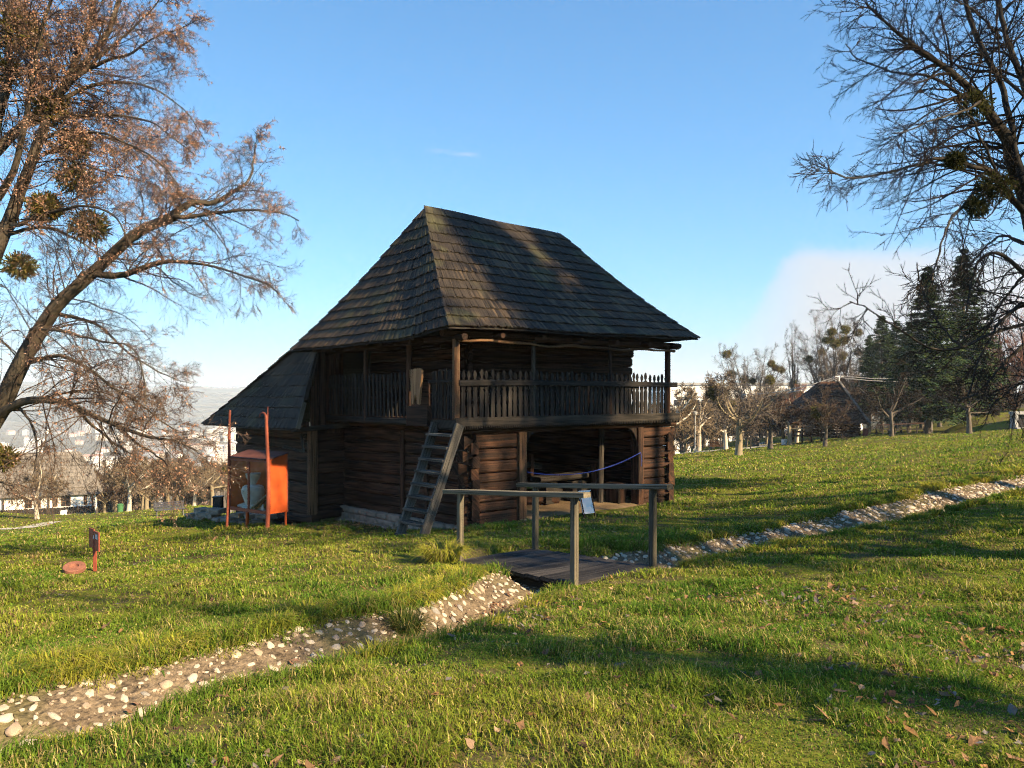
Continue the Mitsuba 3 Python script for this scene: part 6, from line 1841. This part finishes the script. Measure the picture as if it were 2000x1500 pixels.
def conifer(seed, H, R_, dens, narrow=1.0, bare=0.10):
    """A spruce: whorls of drooping branches, each a spray of needle-bearing twigs. Returns trunk mesh, crown (v, f, colours)."""
    g = np.random.default_rng(seed)
    z = np.linspace(-0.5, H, 12)
    tr = tube(np.stack([z * 0, z * 0, z], -1), np.linspace(H * 0.016, 0.02, 12), 8)[:2]
    nb = int(dens * 150)
    t = g.uniform(bare, 0.99, nb)
    a = g.uniform(0, 2 * np.pi, nb)
    L = R_ * (1 - t) ** 0.82 * g.uniform(0.65, 1.12, nb) + 0.10
    st = np.stack([0 * t, 0 * t, t * H], -1)
    d = np.stack([np.cos(a), np.sin(a), 0.25 * t - 0.12], -1)
    P = grow(st, d, L, 7, 0.06, (0, 0, -0.10), g, 0.25)
    Rr = taper(np.full(nb, 0.04), np.full(nb, 0.01), 8)
    s = spawn(P, Rr, 14, g, 0.18, 1.0, 52, 0.30, 0.5, 0.10)
    s[1][:, 2] *= 0.35
    Q = grow(s[0], s[1], np.minimum(s[2], 1.3), 3, 0.1, (0, 0, -0.16), g)
    # needles: flat bristling fans along each spray
    V, F_, C, n = [], [], [], 0
    for k in range(3):
        p0, p1 = Q[:, k], Q[:, k + 1]
        dd = p1 - p0
        ss = norm(np.cross(dd, [0, 0, 1.0])) * 0.19
        for sg in (-1, 1):
            o_ = g.normal(0, 0.03, (len(p0), 3))
            V.append(np.stack([p0, p0 + dd * 0.7 + ss * sg + [0, 0, -0.07] + o_, p1 + ss * sg * 0.4 + o_, p1], 1).reshape(-1, 3))
            b = np.arange(len(p0))[:, None] * 4 + n
            F_ += [b + [0, 1, 2], b + [0, 2, 3]]
            n += len(p0) * 4
            tone = np.array([[0.030, 0.058, 0.030], [0.048, 0.084, 0.034], [0.075, 0.10, 0.036]])[g.integers(0, 3, len(p0))] * g.uniform(0.7, 1.3, (len(p0), 1))
            C.append(np.repeat(tone, 4, axis=0))
    vb, fb = sweep(P, Rr, 3)
    V.append(vb)
    F_.append(fb + n)
    C.append(np.tile([0.05, 0.035, 0.025], (len(vb), 1)))
    return tr, np.vstack(V), np.vstack(F_), np.vstack(C)


SPR = []
for seed, H, R_, dens, bare in ((5, 20.0, 5.0, 4.6, 0.10), (6, 19.0, 4.4, 4.2, 0.12), (7, 14.0, 3.6, 2.2, 0.25), (8, 22.0, 4.8, 3.4, 0.54)):
    tr, v, f, c = conifer(seed, H, R_, dens, 1.0, bare)
    SPR.append((H, mikit.ply(tr, "mat_bark_far", smooth=True), mikit.ply((v, f), "mat_needle", color=c)))
scene["mat_needle"] = both({"type": "diffuse", "reflectance": VC})


def spruce(k, name, label, px, Y, H, rot, wide=1.0, xy=None):
    t_ = thing(name, label, "tree")
    x, y = at(px, Y) if xy is None else xy
    h0, tr, cr = SPR[k]
    m = T().translate([x, y, gz1(x, y)]) @ T().rotate([0, 0, 1], rot) @ T().scale([wide * H / h0, wide * H / h0, H / h0])
    scene[t_ + "__trunk"] = {**tr, "to_world": m}
    scene[t_ + "__crown"] = {**cr, "to_world": m}


spruce(0, "spruce_tree", "tallest dark spruce, second conifer from the right edge", 1882, 96, 22.0, 0, 1.12)
spruce(1, "spruce_tree", "dark spruce with a lower top left of the tallest spruce", 1812, 84, 17.8, 120, 1.3)
spruce(2, "pine_tree", "thin topped dark pine left of the spruces", 1722, 112, 16.5, 40, 1.15)
spruce(2, "pine_tree", "dark pine between the bare mistletoe tree and the spruces", 1752, 118, 16.5, 200, 1.25)
spruce(1, "spruce_tree", "dark low spruce behind the reddish low shed", 1775, 104, 14.5, 20, 1.3)
spruce(2, "pine_tree", "dark pine at the back left of the conifers", 1698, 125, 15.5, 300, 1.1)
"""Off to the right of the picture: the trees whose shade lies over the barn and the lawn."""

# trees standing out of the picture to the right and behind, towards the sun; their shade falls on lawn and barn
for k, (pr, x, y, s, rot, lab) in enumerate((("fan2", 17.0, 6.3, 0.85, 0, "bare park tree out of sight to the right of the ditch"), ("poplar", 12.2, -3.1, 0.6, 40, "slim bare park tree out of sight right of the lawn"), ("orchard3", 11.8, 5.4, 1.7, 70, "bare spreading park tree out of sight nearest the ditch"))):
    stand(pr, "park_tree", lab, x, y, s, rot, "mat_twig_dark", "mat_bark_far")
for k, (x, y, H, w, lab) in enumerate(((19.4, 5.3, 22.0, 0.85, "tall bare stemmed pine out of sight to the right of the lawn"), (21.2, 8.0, 23.0, 0.85, "taller bare stemmed pine out of sight beyond the right edge"), (22.0, 10.2, 21.5, 0.8, "bare stemmed pine out of sight right of the ditch"), (27.5, 9.0, 20.0, 1.0, "bare stemmed pine out of sight furthest right"))):
    spruce(3, "park_pine", lab, 0, 0, H, 50 * k, w, (x, y))

# ------------------------------------------------------------------ the city in the valley
crng = random.Random(17)
scene["mat_city_white"] = plain((0.80, 0.78, 0.75))
scene["mat_city_cream"] = plain((0.62, 0.54, 0.46))
scene["mat_city_grey"] = plain((0.42, 0.42, 0.43))
scene["mat_city_roof"] = plain((0.34, 0.20, 0.15))


def city_block(w, d, h, gable):
    mb = MB()
    mb.box((0, 0, h / 2 - 4), (w, d, h + 8))
    rf = MB()
    if gable:
        v = np.array([[-w / 2 - .4, -d / 2 - .4, h], [w / 2 + .4, -d / 2 - .4, h], [w / 2 + .4, d / 2 + .4, h], [-w / 2 - .4, d / 2 + .4, h], [-w / 2 - .4, 0, h + 0.32 * d], [w / 2 + .4, 0, h + 0.32 * d]])
        rf.add(v, np.array([[0, 1, 5], [0, 5, 4], [2, 3, 4], [2, 4, 5], [0, 4, 3], [1, 2, 5]]))
    else:
        rf.box((0, 0, h + 0.4), (w + .6, d + .6, 0.8)).box((w * 0.2, 0, h + 2.0), (w * 0.16, d * 0.5, 2.6))
    wn = MB()
    for sy in (-1, 1):
        for i in range(max(2, int(w / 4.2))):
            for j in range(max(1, int(h / 3.2))):
                wn.box((-w / 2 + (i + 0.5) * w / max(2, int(w / 4.2)), sy * (d / 2 + 0.02), 1.8 + j * 3.1), (1.7, 0.1, 1.5))
    return mikit.ply(mb.out()[0], "mat_city_white"), mikit.ply(rf.out()[0], "mat_city_roof"), mikit.ply(wn.out()[0], "mat_window_dark")


BLK = [(city_block(*a), a) for a in ((14, 11, 7, True), (18, 12, 9, True), (44, 14, 20, False), (26, 16, 30, False), (60, 26, 9, False), (34, 13, 14, False))]
for k in range(200):
    az_ = crng.uniform(-0.64, -0.30)
    r = 880 * (3.6 ** crng.random())
    x, y = r * math.sin(az_), r * math.cos(az_)
    i = crng.choices(range(6), (34, 26, 14, 8, 8, 10))[0]
    t_ = thing("city_building", "small pale building of the hazy city in the valley on the left", "building", "city buildings in the hazy valley")
    (wall, rf, win), a = BLK[i]
    m = T().translate([x, y, float(base_z(np.array([x]), np.array([y]))[0])]) @ T().rotate([0, 0, 1], crng.choice((0, 90)) + crng.uniform(-25, 25)) @ T().scale(crng.uniform(0.8, 1.25))
    scene[t_ + "__walls"] = {**wall, "bsdf": {"type": "ref", "id": crng.choices(("mat_city_white", "mat_city_cream", "mat_city_grey"), (5, 3, 2))[0]}, "to_world": m}
    scene[t_ + "__windows"] = {**win, "to_world": m}
    scene[t_ + "__roof"] = {**rf, "bsdf": {"type": "ref", "id": "mat_city_roof" if a[3] else crng.choice(("mat_city_grey", "mat_city_white"))}, "to_world": m}
# woods on the slope between meadow and city, read as one mass
g = np.random.default_rng(8)
wv_, wf_, nn_ = [], [], 0
pv, pf_ = bare_tree(9, 5.2, 2.6, "light")[1]
for k in range(190):
    az_ = g.uniform(-0.66, -0.28) if k % 3 else g.uniform(0.2, 0.42)
    r = g.uniform(150, 420)
    x, y = r * math.sin(az_), r * math.cos(az_)
    s = g.uniform(1.8, 3.0)
    a = g.uniform(0, 6.28)
    R = np.array([[math.cos(a), -math.sin(a), 0], [math.sin(a), math.cos(a), 0], [0, 0, 1]]) * s
    wv_.append((pv[::1] @ R.T + [x, y, float(base_z(np.array([x]), np.array([y]))[0]) - 1]).astype(np.float32))
    wf_.append(pf_ + nn_)
    nn_ += len(pv)
if True:
    keep = np.vstack(wf_)
    put(None, "distant_wood", (np.vstack(wv_), keep), "mat_twig_tan")
    tag("distant_wood", "brown leafless wood on the slope below the meadow", "wood", kind="stuff")

# ------------------------------------------------------------------ haze
HAZE = 2.2e-4
scene["haze_air"] = {"type": "homogeneous", "albedo": {"type": "rgb", "value": [0.72, 0.84, 0.98]}, "sigma_t": HAZE}
scene["haze"] = {"type": "cube", "to_world": T().translate([0, 0, 0]) @ T().scale([9500, 9500, 200]), "bsdf": {"type": "null"}, "interior": {"type": "ref", "id": "haze_air"}}
tag("haze", "thin bluish morning haze over the valley", "haze", kind="stuff")
scene["camera"]["medium"] = {"type": "ref", "id": "haze_air"}
